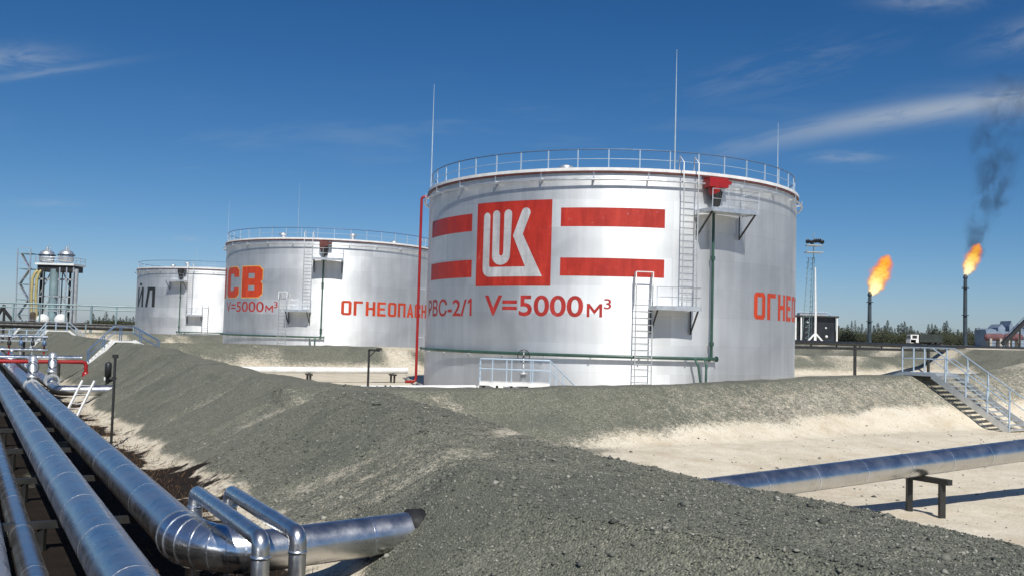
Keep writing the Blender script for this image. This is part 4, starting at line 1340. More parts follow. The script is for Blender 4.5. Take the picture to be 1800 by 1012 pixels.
for i in range(3): b.tube([wc + Vector((.3 * math.cos(i * math.pi / 3), 0, .3 * math.sin(i * math.pi / 3))), wc - Vector((.3 * math.cos(i * math.pi / 3), 0, .3 * math.sin(i * math.pi / 3)))], .014, 5)
b.build('handwheel', M['steel_dark'], o)
b = MB(); b.tube([p + Vector((0, 0, .3)), p + Vector((0.9, 3.2, .3))], .22, 14); b.build('nozzle', M['jacket_bright'], o)
b = MB(); b.tube([p + Vector((-.9, 0, .3)), p + Vector((0, 0, .3))], .20, 14); b.build('nozzle', M['jacket_bright'], o)


# ------------------------------------------------------------------ stair bridges over the dikes
def crossover(name, label, t0, t1_, s, zdeck, z0, z1, w, m_rail, run0, run1, group, post_sp=1.3):
    """steps up along v from t0, deck, steps down to t1"""
    o = thing(name, label, 'stair bridge', L(t0, s, z0), 0, group)
    ta, tb = t0 + run0, t1_ - run1
    Z = Vector((0, 0, 1))
    b = MB(); b.box(L((ta + tb) / 2, s, zdeck - .06), (tb - ta, w, .12), (VV, UV, Z)); b.build('deck', M['white_steel'], o)
    for ds in (-w / 2, w / 2):
        b = MB(); b.beam(L(t0, s + ds, z0), L(ta, s + ds, zdeck - .02), .05, .24); b.build('stringer', M['white_steel'], o)
        b = MB(); b.beam(L(tb, s + ds, zdeck - .02), L(t1_, s + ds, z1), .05, .24); b.build('stringer', M['white_steel'], o)
        railing(o, [L(t0, s + ds, z0), L(ta, s + ds, zdeck), L(tb, s + ds, zdeck), L(t1_, s + ds, z1)], 1.0, m_rail, spacing=post_sp, rr=.03)
    for (a, za, c_, zc2) in ((t0, z0, ta, zdeck), (t1_, z1, tb, zdeck)):
        n = max(2, int(abs(zc2 - za) / .21)); b = MB()
        for i in range(1, n):
            u = i / n; b.box(L(a + (c_ - a) * u, s, za + (zc2 - za) * u), (.26, w - .05, .04), (VV, UV, Z))
        b.build('treads', M['galv'], o)
    return o


for (s, k, lab) in ((72.6, 0, 'nearest blue-railed stair bridge over the left gravel dike'), (124.6, 1, 'second stair bridge, smaller looking, behind the nearest one'), (178.6, 2, 'farthest stair bridge, at the left picture edge under the dark brace')):
    t0, t1_ = (7.9, 12.5) if k == 0 else (7.4, 13.0)
    zc = [2.15, 2.42, 2.72][k]
    crossover('stair_bridge', lab, t0, t1_, s, zc, H(t0, s), H(t1_, s), .9, M['rail_blue'] if k == 0 else M['rail_light'], 1.6, 1.7, 'stair bridges over the left dike')

# the long stair on the right, over the front dike
st = thing('dike_stair', 'grey railed steel stair running down the sandy bank at right', 'stair', L(36.2, 28.4, H(36.2, 28.4)), 0)
Z = Vector((0, 0, 1))
tS = 37.0; wS = 1.5
s_top, s_bot = 26.9, 23.4
z_top = 2.14; z_bot = H(tS, s_bot) + .02
b = MB(); b.box(L(tS, 27.65, z_top - .07), (wS, 1.5, .14), (VV, UV, Z)); b.build('deck', M['galv'], st)
for dt in (-wS / 2, wS / 2):
    b = MB(); b.beam(L(tS + dt, s_top, z_top - .1), L(tS + dt, s_bot, z_bot), .05, .26); b.build('stringer', M['galv'], st)
    railing(st, [L(tS + dt, 28.4, z_top), L(tS + dt, s_top, z_top), L(tS + dt, s_bot, z_bot)], 1.08, M['rail_light'], spacing=1.1, rr=.026, post_w=.05)
n = 13
for i in range(1, n + 1):
    u = i / (n + .5)
    MB().box(L(tS, s_top + (s_bot - s_top) * u, z_top + (z_bot - z_top) * u - .02), (wS - .06, .20, .045), (VV, UV, Z)).build('tread', M['galv'], st)
railing(st, [L(tS - wS / 2, 28.4, z_top), L(tS + wS / 2, 28.4, z_top)], 1.08, M['rail_light'], spacing=.75, rr=.025, skip=(True, True))
for dt in (-wS / 2, wS / 2):
    b = MB(); b.beam(L(tS + dt, 28.4, z_top - .12), L(tS + dt, 30.6, H(tS, 30.6)), .05, .26); b.build('stringer', M['galv'], st)
b = MB()
for i in range(1, 6): b.box(L(tS, 28.4 + .4 * i, z_top - .12 + (H(tS, 30.6) - z_top) * i / 5.5), (wS - .06, .22, .045), (VV, UV, Z))
b.build('treads', M['galv'], st)

# ------------------------------------------------------------------ pipe trestle at right, level with the eye
A0, A1 = Vector((22.0, 83.0, 0)), Vector((78.0, 141.0, 0))
o = thing('pipe_trestle', 'black twin-pipe trestle on tall thin posts behind the largest tank, right side', 'pipe trestle', A0)
dA = (A1 - A0).normalized()
for k, (z, r) in enumerate(((3.42, .20), (2.95, .13))):
    b = MB(); b.tube([A0 + Vector((0, 0, z)), A0.lerp(A1, .5) + Vector((0, 0, z - .02)), A1 + Vector((0, 0, z + .1))], r, 12); b.build('pipe_run', M['steel_dark'], o)
for px in (1386, 1503, 1632, 1718, 1785):
    k = ray(px, 610); k = k.x / k.y
    d = (k * A0.y - A0.x) / (dA.x - k * dA.y)
    p = A0 + dA * d
    MB().beam((p.x, p.y, HW(p) - .3), (p.x, p.y, 3.3), .24).build('post', M['steel_dark'], o)
for d in np.arange(3, 80, 5.2):
    p = A0 + dA * d
    MB().beam((p.x, p.y, 2.9), (p.x, p.y, 3.4), .12).build('hanger', M['steel_dark'], o)

# left trestle
A0, A1 = at(-40, 560, 150), at(262, 560, 158)
o = thing('pipe_rack', 'long dark pipe rack with handrail lines, left of the farthest tank', 'pipe rack', (A0.x, A0.y, 2))
for z, r in ((6.25, .13), (5.6, .10), (2.75, .38), (3.2, .22)):
    b = MB(); b.tube([Vector((A0.x, A0.y, z)), Vector((A1.x, A1.y, z))], r, 10); b.build('pipe_run', M['steel_dark'] if z < 4 else M['teal_steel'], o)
for u in np.linspace(.05, .95, 7):
    p = A0.lerp(A1, u)
    MB().beam((p.x, p.y, HW(p) - .4), (p.x, p.y, 6.3), .30 if abs(u - .65) < .04 else .2).build('post', M['teal_steel'], o)


# ------------------------------------------------------------------ process plant at far left
def px_m(Y): return Y / FPX


Yp = 178.0
gp = at(80, 576, Yp)
S = px_m(Yp)
gz = HW(gp)


def P(px, py, dy=0.0):
    return at(px, py, Yp + dy)


fr = thing('process_tower', 'steel frame tower on pillars with a round-edged deck, far left', 'process tower', (gp.x, gp.y, gz))
for px, dy, m, w in ((91, 0, 'teal_steel', 1.55), (119, 2.5, 'steel_dark', .42), (129, 0, 'steel_grey', .85), (68, 2.5, 'steel_dark', .5)):
    p0, p1 = P(px, 576, dy), P(px, 473, dy)
    b = MB(); b.tube([(p0.x, p0.y, gz - .3), (p0.x, p0.y, p1.z)], w / 2, 14); b.build('column', M[m], fr)
a, b_ = P(66, 464), P(134, 464)
MB().box(((a.x + b_.x) / 2, a.y + 1.5, a.z), (b_.x - a.x, 5.0, .35)).build('deck', M['white_steel'], fr)
MB().box(((a.x + b_.x) / 2, a.y + 1.5, a.z - .75), (b_.x - a.x - .6, 4.2, 1.1)).build('deck_girder', M['steel_dark'], fr)
for yy in (490,):
    a2, b2 = P(67, yy), P(127, yy)
    MB().box(((a2.x + b2.x) / 2, a2.y, a2.z), (b2.x - a2.x, .3, .35)).build('tie_beam', M['steel_grey'], fr)
railing(fr, [(a.x, a.y - .9, a.z + .18), (b_.x, b_.y - .9, a.z + .18), (b_.x, b_.y + 3.8, a.z + .18)], 1.1, M['galv'], spacing=2.0, post_w=.09, rr=.05)
for px, lab in ((82, 'silver domed drum on the steel deck, left of its twin, far left'), (116, 'silver domed drum on the steel deck, right of its twin, far left')):
    q = P(px, 462, 1.2)
    v = thing('process_drum', lab, 'drum', (q.x, q.y, q.z), 0, 'domed drums on the far left deck')
    b = MB(); b.lathe([(1.2, .1), (1.35, .5), (1.35, 1.5), (1.15, 2.0), (.7, 2.3), (.25, 2.42), (.25, 2.9), (.02, 2.95)], 20, q); b.build('vessel_body', M['galv'], v)
    b = MB(); b.lathe([(1.35, 1.35), (1.55, 1.35), (1.55, 1.5), (1.35, 1.5)], 20, q, smooth=False); b.build('collar', M['steel_dark'], v)
    b = MB(); b.tube([q + Vector((.5, 0, 2.3)), q + Vector((.5, 0, 3.6))], .06, 6); b.build('vent_pipe', M['galv'], v)
# bracing and small piping in the frame
b = MB()
for (xa, ya, xb, yb) in ((68, 520, 91, 476), (129, 520, 110, 476), (68, 556, 91, 520), (129, 556, 110, 524)):
    b.beam(P(xa, ya, 1), P(xb, yb, 1), .18)
b.build('brace', M['steel_grey'], fr)
for yy in (520, 545):
    a2, b2 = P(67, yy, -.6), P(129, yy, -.6)
    MB().box(((a2.x + b2.x) / 2, a2.y, a2.z), (b2.x - a2.x, .22, .22)).build('tie_beam', M['steel_grey'], fr)
for px, r_, m in ((73, .16, 'steel_dark'), (100, .14, 'galv'), (105, .12, 'steel_dark'), (112, .14, 'galv'), (124, .12, 'galv')):
    q = P(px, 576, -1.2); q1 = P(px, 470, -1.2)
    b = MB(); b.tube([(q.x, q.y, gz - .2), (q.x, q.y, q1.z)], r_, 8); b.build('small_pipe', M[m], fr)
# yellow pipes curving down
yp = thing('gas_pipe', 'pair of yellow pipes arching down beside the far left frame tower', 'pipe', P(60, 576))
for k, (x0, x1) in enumerate(((55, 70), (63, 75))):
    pts = [P(x0 + 1, 577, -.8), P(x0, 520, -.8), P(x0 + 2, 490, -.8), P((x0 + x1) / 2, 478, -.6), P(x1, 474, -.2)]
    b = MB(); b.tube(pipe_path(pts, 1.2, 5), .27, 10); b.build('pipe_run', M['yellow_pipe'], yp)
# stair tower
stt = thing('stair_tower', 'pale open lattice stair tower at the far left of the plant', 'stair tower', P(38, 576))
p00, p11 = P(27, 576), P(50, 438)
z0, z1 = gz, p11.z
for px in (27, 50):
    for dy in (0, 2.4):
        q0 = P(px, 576, dy); q1 = P(px + 4, 440, dy)
        MB().beam((q0.x, q0.y, gz - .3), (q1.x, q1.y, z1), .18).build('column', M['galv'], stt)
zs = np.linspace(z0 + 1, z1 - .8, 6)
for i, z in enumerate(zs):
    xl, xr = p00.x, P(52, 500).x
    MB().box(((xl + xr) / 2, p00.y + 1.2, z), (xr - xl, 2.5, .14)).build('landing', M['teal_steel'], stt)
    MB().box(((xl + xr) / 2, p00.y - .05, z + 1.0), (xr - xl, .08, .08)).build('handrail', M['galv'], stt)
    if i < len(zs) - 1:
        s_ = 1 if i % 2 else -1
        MB().beam(((xl + xr) / 2 - s_ * .9, p00.y + .3, z), ((xl + xr) / 2 + s_ * .9, p00.y + .3, zs[i + 1]), .9, .16).build('stair_flight', M['galv'], stt)
# horizontal drums on saddles
for px, lab in ((75, 'pale horizontal vessel end under the frame tower, beside the yellow pipes'), (107, 'pale horizontal vessel end under the frame tower, at its right pillar')):
    q = P(px, 562, -6)
    v = thing('horizontal_vessel', lab, 'vessel', (q.x, q.y, HW(q)), 0, 'horizontal vessels below the frame tower')
    b = MB(); b.lathe([(.05, -.75), (.6, -.62), (.98, -.3), (1.1, 0), (1.1, 6), (.8, 6.5), (.05, 6.8)], 20, q, (-0.47, 1, 0)); b.build('vessel_body', M['white_steel'], v)
    for dy in (1.0, 4.8):
        MB().box((q.x - .47 * dy, q.y + dy, (q.z - .9 + HW(q)) / 2), (1.7, .5, max(.4, q.z - .7 - HW(q)))).build('saddle', M['steel_dark'], v)
q = P(57, 566, -4)
v = thing('pump_skid', 'rust brown pump unit at the foot of the yellow pipes', 'pump', (q.x, q.y, HW(q)))
b = MB(); b.box((q.x, q.y, q.z - .2), (1.6, 2, .9)); b.lathe([(.5, 0), (.5, 1.6), (.2, 1.8)], 14, (q.x, q.y, q.z + .1)); b.build('pump_body', M['bark'], v)
MB().box((q.x, q.y, (HW(q) + q.z - .6) / 2), (2.2, 2.4, max(.3, q.z - .6 - HW(q)))).build('base', M['concrete'], v)
# dark brace of a conveyor stair at the picture's left edge
a = P(-22, 572, -16); b_ = P(8, 536, -16); c_ = P(36, 572, -16)
o = thing('steel_gantry', 'dark angled steel gantry at the left edge before the stair tower', 'gantry', (b_.x, b_.y, HW(b_)))
for k, (u, w) in enumerate(((a, b_), (b_, c_))):
    MB().beam(u - Vector((0, 0, .8)), w - Vector((0, 0, .8 if k else 0)), .42).build('brace', M['steel_dark'], o)
b = MB(); b.beam((b_.x, b_.y, HW(b_) - .2), b_, .3); b.build('post', M['steel_dark'], o)
b = MB(); b.tube([P(-30, 542, -15.6), P(6, 540, -15.6)], .3, 10); b.build('pipe_run', M['galv'], o)
# low blue machines by the rack
for k, (px, lab) in enumerate(((142, 'small blue pump cabinet under the pipe rack, nearest the frame tower'), (226, 'dark blue cabinet under the rack beside the farthest tank'))):
    q = at(px, 572, 152)
    v = thing('pump_cabinet', lab, 'cabinet', (q.x, q.y, HW(q)))
    hz = HW(q)
    MB().box((q.x, q.y, hz + .9), (2.2, 1.4, 1.8)).build('cabinet_body', M['rail_blue'] if k == 0 else M['shed_dark'], v)
    MB().box((q.x, q.y - .72, hz + .95), (.8, .06, 1.4)).build('door', M['shed_dark'], v)
    MB().tube([(q.x + .8, q.y, hz + 1.7), (q.x + .8, q.y, hz + 3.2)], .12, 8).build('stack', M['teal_steel'], v)

# ------------------------------------------------------------------ right background: mast, shed, truck, flares
Ym = 190.0
b0 = at(1433, 601, Ym); mz = HW(b0)
mast = thing('floodlight_mast', 'tall lattice floodlight mast with a white splayed foot, right of the largest tank', 'light mast', (b0.x, b0.y, mz))
top = at(1429, 452, Ym)
b = MB()
for dx, dy in ((-.55, 0), (.45, .5), (.45, -.5)):
    b.tube([(b0.x + dx * 1.6 - .9, b0.y + 3 + dy * 1.6, mz), (b0.x + dx - .6, b0.y + 1.2 + dy, top.z)], .07, 6)
for i in range(16):
    z = mz + (top.z - mz) * i / 16; z2 = mz + (top.z - mz) * (i + 1) / 16
    b.beam((b0.x - 1.4, b0.y + 2, z), (b0.x - .1, b0.y + 2, z2), .05); b.beam((b0.x - 1.4, b0.y + 2, z2), (b0.x - .1, b0.y + 2, z2), .05)
b.build('lattice', M['teal_steel'], mast)
pz = at(1436, 470, Ym).z
b = MB(); b.tube([(b0.x, b0.y, mz), (b0.x, b0.y, mz + 5), (b0.x - .15, b0.y, pz)], [.26, .24, .12], 10); b.build('pole', M['white_steel'], mast)
for dx, dy in ((-1.9, 0), (1.9, 0), (-.5, -1.2)):
    MB().beam((b0.x + dx, b0.y + dy, mz), (b0.x, b0.y, mz + 2.1), .3).build('foot', M['white_steel'], mast)
for k, py in enumerate((444, 432)):
    q = at(1430, py, Ym)
    MB().box((q.x, q.y, q.z), (3.2 - k * .4, 2.2, .16)).build('platform', M['steel_grey'], mast)
q0 = at(1430, 444, Ym); q1 = at(1430, 420, Ym)
for dx in (-1.5, 1.5, 0):
    MB().beam((q0.x + dx, q0.y - .9, q0.z), (q0.x + dx, q0.y - .9, q1.z), .09).build('upright', M['teal_steel'], mast)
MB().beam((q0.x, q0.y, q0.z - 1.5), (q0.x, q0.y, q1.z + 1.3), .12).build('spike', M['teal_steel'], mast)
for px in (1417, 1424, 1431, 1437, 1442):
    for dy in (-.9,):
        q = at(px, 424 + (px % 3), Ym)
        b = MB(); b.lathe([(.12, .3), (.42, -.1), (.46, -.2), (.05, -.2)], 12, (q.x, q.y + dy, q.z), (0, 1, .35)); b.build('floodlight', M['lamp_dark'], mast)

Ys = 200.0
a = at(1398, 600, Ys); b_ = at(1472, 600, Ys); tz = at(1440, 557, Ys).z; gz2 = HW(a)
shed = thing('equipment_shed', 'dark open equipment shelter with white corner posts behind the light mast', 'shelter', ((a.x + b_.x) / 2, a.y, gz2))
cx, w = (a.x + b_.x) / 2, b_.x - a.x
MB().box((cx, a.y + 3, (gz2 + tz) / 2), (w - .5, 5.0, tz - gz2)).build('body', M['shed_dark'], shed)
for u in (0, .13, .98):
    x = a.x + w * u
    MB().beam((x, a.y - .1, gz2), (x, a.y - .1, tz + .2), .28).build('post', M['white_steel'], shed)
MB().box((cx, a.y + 2.6, tz + .16), (w + .3, 6.0, .3)).build('roof_slab', M['steel_dark'], shed)
tt = at(1440, 548, Ys).z
b = MB()
b.beam((a.x + .6, a.y + 1, tt), (a.x + w * .78, a.y + 1, tt), .3); b.beam((a.x + w * .78, a.y + 1, tt), (a.x + w * .92, a.y + 1, tz + .3), .3); b.beam((a.x + .6, a.y + 1, tt), (a.x - .2, a.y + 1, tz + .3), .3)
b.build('roof_frame', M['rail_light'], shed)
b = MB(); b.box((cx - .5, a.y + 2, (tt + tz) / 2), (w * .62, 2, tt - tz - .4)); b.build('roof_unit', M['steel_grey'], shed)
for px, py, r in ((1454, 591, .30), (1453, 576, .22), (1421, 566, .2)):
    q = at(px, py, Ys); MB().ball((q.x, a.y + .45, q.z), r, 12, 8).build('gauge', M['white_steel'], shed)

# truck
Yt = 230.0
a = at(1597, 602, Yt); tgz = HW(a)
k = Yt / FPX
tr = thing('truck', 'parked dark-bodied truck with a pale cab, between the two flares', 'truck', (a.x + 3.5, a.y, tgz))
b = MB(); b.box((a.x + 1.0, a.y, tgz + 1.75), (1.9, 2.3, 1.9)); b.box((a.x + .6, a.y, tgz + 1.1), (1.4, 2.3, .8)); b.build('cab', M['white_steel'], tr)
MB().box((a.x + .98, a.y - 1.17, tgz + 2.15), (1.1, .04, .7)).build('window', M['glass_dark'], tr)
MB().box((a.x + .03, a.y, tgz + 2.1), (.06, 1.9, .7)).build('windscreen', M['glass_dark'], tr)
b = MB(); b.box((a.x + 4.9, a.y, tgz + 1.95), (5.4, 2.4, 1.9)); b.build('cargo_body', M['truck_green'], tr)
MB().box((a.x + 4.0, a.y, tgz + .85), (7.6, 1.0, .25)).build('chassis', M['steel_dark'], tr)
for dx in (1.1, 5.3, 6.6):
    for dy in (-1.05, 1.05):
        wb = MB(); wb.lathe([(.2, -.14), (.46, -.14), (.48, 0), (.46, .14), (.2, .14)], 16, (a.x + dx, a.y + dy, tgz + .48), (0, 1, 0)); wb.build('wheel', M['tyre'], tr)


def volume_mat(name, build):
    m = bpy.data.materials.new(name); m.use_nodes = True
    nt = m.node_tree
    for n in list(nt.nodes): nt.nodes.remove(n)
    out = nd(nt, 'ShaderNodeOutputMaterial')
    v = nd(nt, 'ShaderNodeVolumePrincipled')
    lk(nt, v.outputs[0], out.inputs['Volume'])
    build(nt, v)
    return m


def flame_mat():
    """hot gas: emission that fades outwards from the flame's leaning core (object space, unit flame is 0..1 tall)"""
    def bld(nt, v):
        tc = nd(nt, 'ShaderNodeTexCoord'); sp = nd(nt, 'ShaderNodeSeparateXYZ'); lk(nt, tc.outputs['Object'], sp.inputs[0])
        nz = nd(nt, 'ShaderNodeTexNoise', inp={'Scale': 5.0, 'Detail': 5.0, 'Roughness': 0.65}); lk(nt, tc.outputs['Object'], nz.inputs['Vector'])
        wob = mth(nt, 'MULTIPLY', mth(nt, 'SUBTRACT', nz.outputs[0], 0.5), 0.34)
        z = sp.outputs[2]
        # radius profile
        prof = mth(nt, 'ADD', mth(nt, 'MULTIPLY', mth(nt, 'POWER', mth(nt, 'MAXIMUM', z, 0.001), 0.65), mth(nt, 'POWER', mth(nt, 'MAXIMUM', mth(nt, 'SUBTRACT', 1.0, z), 0.001), 0.55)), 0.0)
        rad = mth(nt, 'SQRT', mth(nt, 'ADD', mth(nt, 'POWER', sp.outputs[0], 2.0), mth(nt, 'POWER', sp.outputs[1], 2.0)))
        k = mth(nt, 'ADD', mth(nt, 'DIVIDE', rad, mth(nt, 'MAXIMUM', mth(nt, 'MULTIPLY', prof, 0.46), 0.02)), mth(nt, 'MULTIPLY', wob, 5.2))
        e = mrange(nt, k, 0.35, 1.0, 1.0, 0.0)
        heat = mth(nt, 'SUBTRACT', mth(nt, 'ADD', e, 0.12), mth(nt, 'MULTIPLY', z, 0.75))
        col = ramp(nt, heat, [(0.0, (0.92, 0.15, 0.006)), (0.32, (1.0, 0.34, 0.012)), (0.55, (1.0, 0.58, 0.04)), (0.8, (1.25, 0.95, 0.25)), (0.95, (1.5, 1.35, 0.8))])
        lk(nt, col, v.inputs['Emission Color'])
        lk(nt, mth(nt, 'MULTIPLY', e, FL_STR), v.inputs['Emission Strength'])
        lk(nt, mth(nt, 'MULTIPLY', e, 0.55), v.inputs['Density'])
        v.inputs['Color'].default_value = (0.0, 0.0, 0.0, 1)
    return volume_mat('burning_gas', bld)


FL_STR = 0.62
M['flame'] = flame_mat()


def flare(px, ptop, pbase, Yf, fl0, fl1, fw, label, light_tip):
    g = at(px + 2, pbase, Yf); gz_ = HW(g); tp = at(px, ptop, Yf)
    o = thing('flare_stack', label, 'flare stack', (g.x, g.y, gz_), 0, 'burning gas flares')
    b = MB(); b.tube([(tp.x, tp.y, gz_ - .5), (tp.x, tp.y, (gz_ + tp.z) / 2), (tp.x, tp.y, tp.z)], [.85, .72, .62], 14); b.build('stack', M['stack'], o)
    for u in (.45, .86):
        z = gz_ + (tp.z - gz_) * u
        b = MB(); b.lathe([(.6, -.12), (1.35, -.12), (1.35, .12), (.6, .12)], 14, (tp.x, tp.y, z), smooth=False); b.build('collar', M['stack'], o)
    b = MB(); b.lathe([(.6, -.3), (.9, 0), (.75, .9), (.5, 1.2), (.5, 1.5)], 14, tp); b.build('burner_tip', M['stack'], o)
    ladder(o, (tp.x - .95, tp.y - .4, gz_), (tp.x - .85, tp.y - .4, tp.z - 1), .5, (0, 1, 0), M['stack'], 1.2)
    p0, p1 = at(*fl0, Yf), at(*fl1, Yf)
    ax = p1 - p0; ln = ax.length
    rings = []
    for i in range(13):
        z = i / 12
        r = .03 + .30 * math.sin(math.pi * min(1, z * .96 + .02)) ** .7
        rings.append([Vector((r * math.cos(2 * math.pi * k / 18), r * math.sin(2 * math.pi * k / 18), z)) for k in range(18)])
    b = MB(); b.quad_strip(rings); b.cap(rings[0], True); b.cap(rings[-1])
    me = bpy.data.meshes.new('flame'); me.from_pydata(b.v, [], b.f); me.materials.append(M['flame'])
    bmx = bmesh.new(); bmx.from_mesh(me); bmesh.ops.remove_doubles(bmx, verts=bmx.verts[:], dist=1e-5); bmesh.ops.recalc_face_normals(bmx, faces=bmx.faces[:]); bmx.to_mesh(me); bmx.free()
    fo = bpy.data.objects.new('flame', me); COL.objects.link(fo); fo.parent = o
    qrot = ax.normalized().to_track_quat('Z', 'Y').to_matrix().to_4x4()
    fo.matrix_local = WM[o].inverted() @ (Matrix.Translation(p0) @ qrot @ Matrix.Diagonal((ln * fw, ln * fw, ln, 1)))
    return o, tp


M['stack'] = simple('weathered_flare_steel', (0.05, 0.07, 0.085), 0.6, 0.2, 0.3, 0.3)
flare(1529, 519, 602, 380.0, (1530, 521), (1563, 448), 1.2, 'shorter flare stack with its flame blown to the right', True)
f2, ftip = flare(1697, 489, 602, 380.0, (1696, 486), (1722, 428), 1.15, 'taller flare stack at right, trailing dark smoke', False)


def smoke_mat(dens, seed, bend):
    def bld(nt, v):
        tc = nd(nt, 'ShaderNodeTexCoord'); sp = nd(nt, 'ShaderNodeSeparateXYZ'); lk(nt, tc.outputs['Object'], sp.inputs[0])
        z = sp.outputs[2]
        mp = nd(nt, 'ShaderNodeMapping', inp={'Location': (seed, seed * 2, seed), 'Scale': (1, 1, 0.7)}); lk(nt, tc.outputs['Object'], mp.inputs[0])
        n1 = noise(nt, mp.outputs[0], 0.16, 4.0, 0.62, 0.6)
        r = mth(nt, 'ADD', 4.6, mth(nt, 'MULTIPLY', z, 0.18))
        cxn = mth(nt, 'MULTIPLY', mth(nt, 'SINE', mth(nt, 'MULTIPLY', z, 0.16)), 1.4)
        rad = mth(nt, 'SQRT', mth(nt, 'ADD', mth(nt, 'POWER', mth(nt, 'SUBTRACT', sp.outputs[0], cxn), 2.0), mth(nt, 'POWER', sp.outputs[1], 2.0)))
        e = mrange(nt, mth(nt, 'DIVIDE', rad, r), 0.25, 1.0, 1.0, 0.0)
        d = mth(nt, 'MULTIPLY', e, mrange(nt, n1, 0.44, 0.66))
        d = mth(nt, 'MULTIPLY', d, mrange(nt, z, 0.0, 60.0, dens, dens * 0.20, False))
        lk(nt, d, v.inputs['Density'])
        v.inputs['Color'].default_value = (0.10, 0.12, 0.15, 1)
        v.inputs['Anisotropy'].default_value = 0.2
    return volume_mat('soot_smoke', bld)


def plume(p0, p1, r0, r1, dens, seed, label):
    ax = p1 - p0; ln = ax.length
    b = MB(); rings = [[Vector(((r0 + (r1 - r0) * z) * math.cos(2 * math.pi * k / 16), (r0 + (r1 - r0) * z) * math.sin(2 * math.pi * k / 16), z * ln)) for k in range(16)] for z in np.linspace(0, 1, 9)]
    b.quad_strip(rings); b.cap(rings[0], True); b.cap(rings[-1])
    me = bpy.data.meshes.new('smoke'); me.from_pydata(b.v, [], b.f); me.materials.append(smoke_mat(dens, seed, 0))
    bmx = bmesh.new(); bmx.from_mesh(me); bmesh.ops.remove_doubles(bmx, verts=bmx.verts[:], dist=1e-5); bmesh.ops.recalc_face_normals(bmx, faces=bmx.faces[:]); bmx.to_mesh(me); bmx.free()
    o = bpy.data.objects.new('smoke', me); COL.objects.link(o)
    o.location = p0; o.rotation_mode = 'QUATERNION'; o.rotation_quaternion = ax.normalized().to_track_quat('Z', 'Y')
    return tag(o, label, 'smoke', kind='stuff')


plume(at(1713, 452, 380.5), at(1782, 150, 398), 7.5, 20.0, 0.185, 3.0, 'dark smoke rising from the taller flare')

# ------------------------------------------------------------------ far right plant
Yr = 300.0
a = at(1731, 603, Yr); b_ = at(1812, 603, Yr); gzr = HW(a)
for k, (x0, x1) in enumerate(((1733, 1762), (1766, 1795))):
    p0, p1 = at(x0, 590, Yr + 4 * k), at(x1, 590, Yr + 4 * k)
    v = thing('horizontal_vessel', ('faded red horizontal vessel at the far right, nearer the flare', 'faded red horizontal vessel at the far right, by the dark stair')[k], 'vessel', ((p0.x + p1.x) / 2, p0.y, gzr), 0, 'red vessels at the far right')
    b = MB(); ln = (p1 - p0).length; b.lathe([(.1, -.5), (.8, -.2), (1.15, .3), (1.15, ln - .3), (.8, ln + .2), (.1, ln + .5)], 18, p0 + Vector((0, 0, -.3)), p1 - p0); b.build('vessel_body', M['pink_vessel'], v)
    for u in (.2, .8):
        q = p0.lerp(p1, u); MB().box((q.x, q.y, (gzr + q.z) / 2 - .4), (.7, 2.4, max(.5, q.z - gzr - .6))).build('saddle', M['concrete'], v)
q = at(1765, 582, Yr + 25); hq = HW(q)
v = thing('plant_building', 'low pale building with a bluish broken roofline at the far right edge', 'building', (q.x, q.y, hq))
w = 16.0
MB().box((q.x, q.y, (hq + q.z) / 2), (w, 8, q.z - hq)).build('wall', M['blue_roof'], v)
for dx, h, ww in ((-6.2, .9, 3.6), (-2.6, 2.4, 2.4), (.6, 3.6, 1.2), (3.2, 1.8, 3.2), (6.4, 2.9, 2.8)):
    b = MB()
    x = q.x + dx
    b.box((x, q.y, q.z + h * .25), (ww, 7, h * .5))
    b.v += [(x - ww / 2, q.y - 3.5, q.z + h * .5), (x + ww / 2, q.y - 3.5, q.z + h * .5), (x, q.y - 3.5, q.z + h), (x - ww / 2, q.y + 3.5, q.z + h * .5), (x + ww / 2, q.y + 3.5, q.z + h * .5), (x, q.y + 3.5, q.z + h)]
    n = len(b.v) - 6; b.f += [(n, n + 1, n + 2), (n + 3, n + 5, n + 4), (n + 1, n + 4, n + 5, n + 2), (n, n + 2, n + 5, n + 3)]; b.sm += [False] * 4
    b.build('roof', M['blue_roof'], v)
for i in range(6):
    MB().box((q.x - 6.5 + 2.6 * i, q.y - 4.02, (hq + q.z) / 2 + .4), (1.2, .06, 1.1)).build('window', M['glass_dark'], v)
a = at(1762, 604, 200); b_ = at(1806, 560, 200)
v = thing('stair_ramp', 'dark sloping stair ramp at the right picture edge', 'stair', (a.x, a.y, HW(a)))
MB().beam(a, b_, .9, .7).build('ramp', M['steel_dark'], v)
MB().beam(a + Vector((0, 0, 1.1)), b_ + Vector((0, 0, 1.1)), .08).build('handrail', M['steel_dark'], v)
for u in (.35, .7):
    q = a.lerp(b_, u); MB().beam((q.x, q.y, HW(q) - .3), q, .25).build('post', M['steel_dark'], v)
# fence line in front of the far right plant
fa, fb = at(1725, 610, 165), at(1830, 615, 165)
v = thing('post_fence', 'low dark post fence along the far right rim', 'fence', (fa.x, fa.y, HW(fa)))
hz = HW(fa)
for z in (.5, 1.0): MB().beam((fa.x, fa.y, hz + z), (fb.x, fb.y, hz + z), .07).build('rail', M['steel_dark'], v)
for u in np.linspace(0, 1, 9):
    q = fa.lerp(fb, u); MB().beam((q.x, q.y, HW(q) - .2), (q.x, q.y, HW(q) + 1.15), .12).build('post', M['steel_dark'], v)


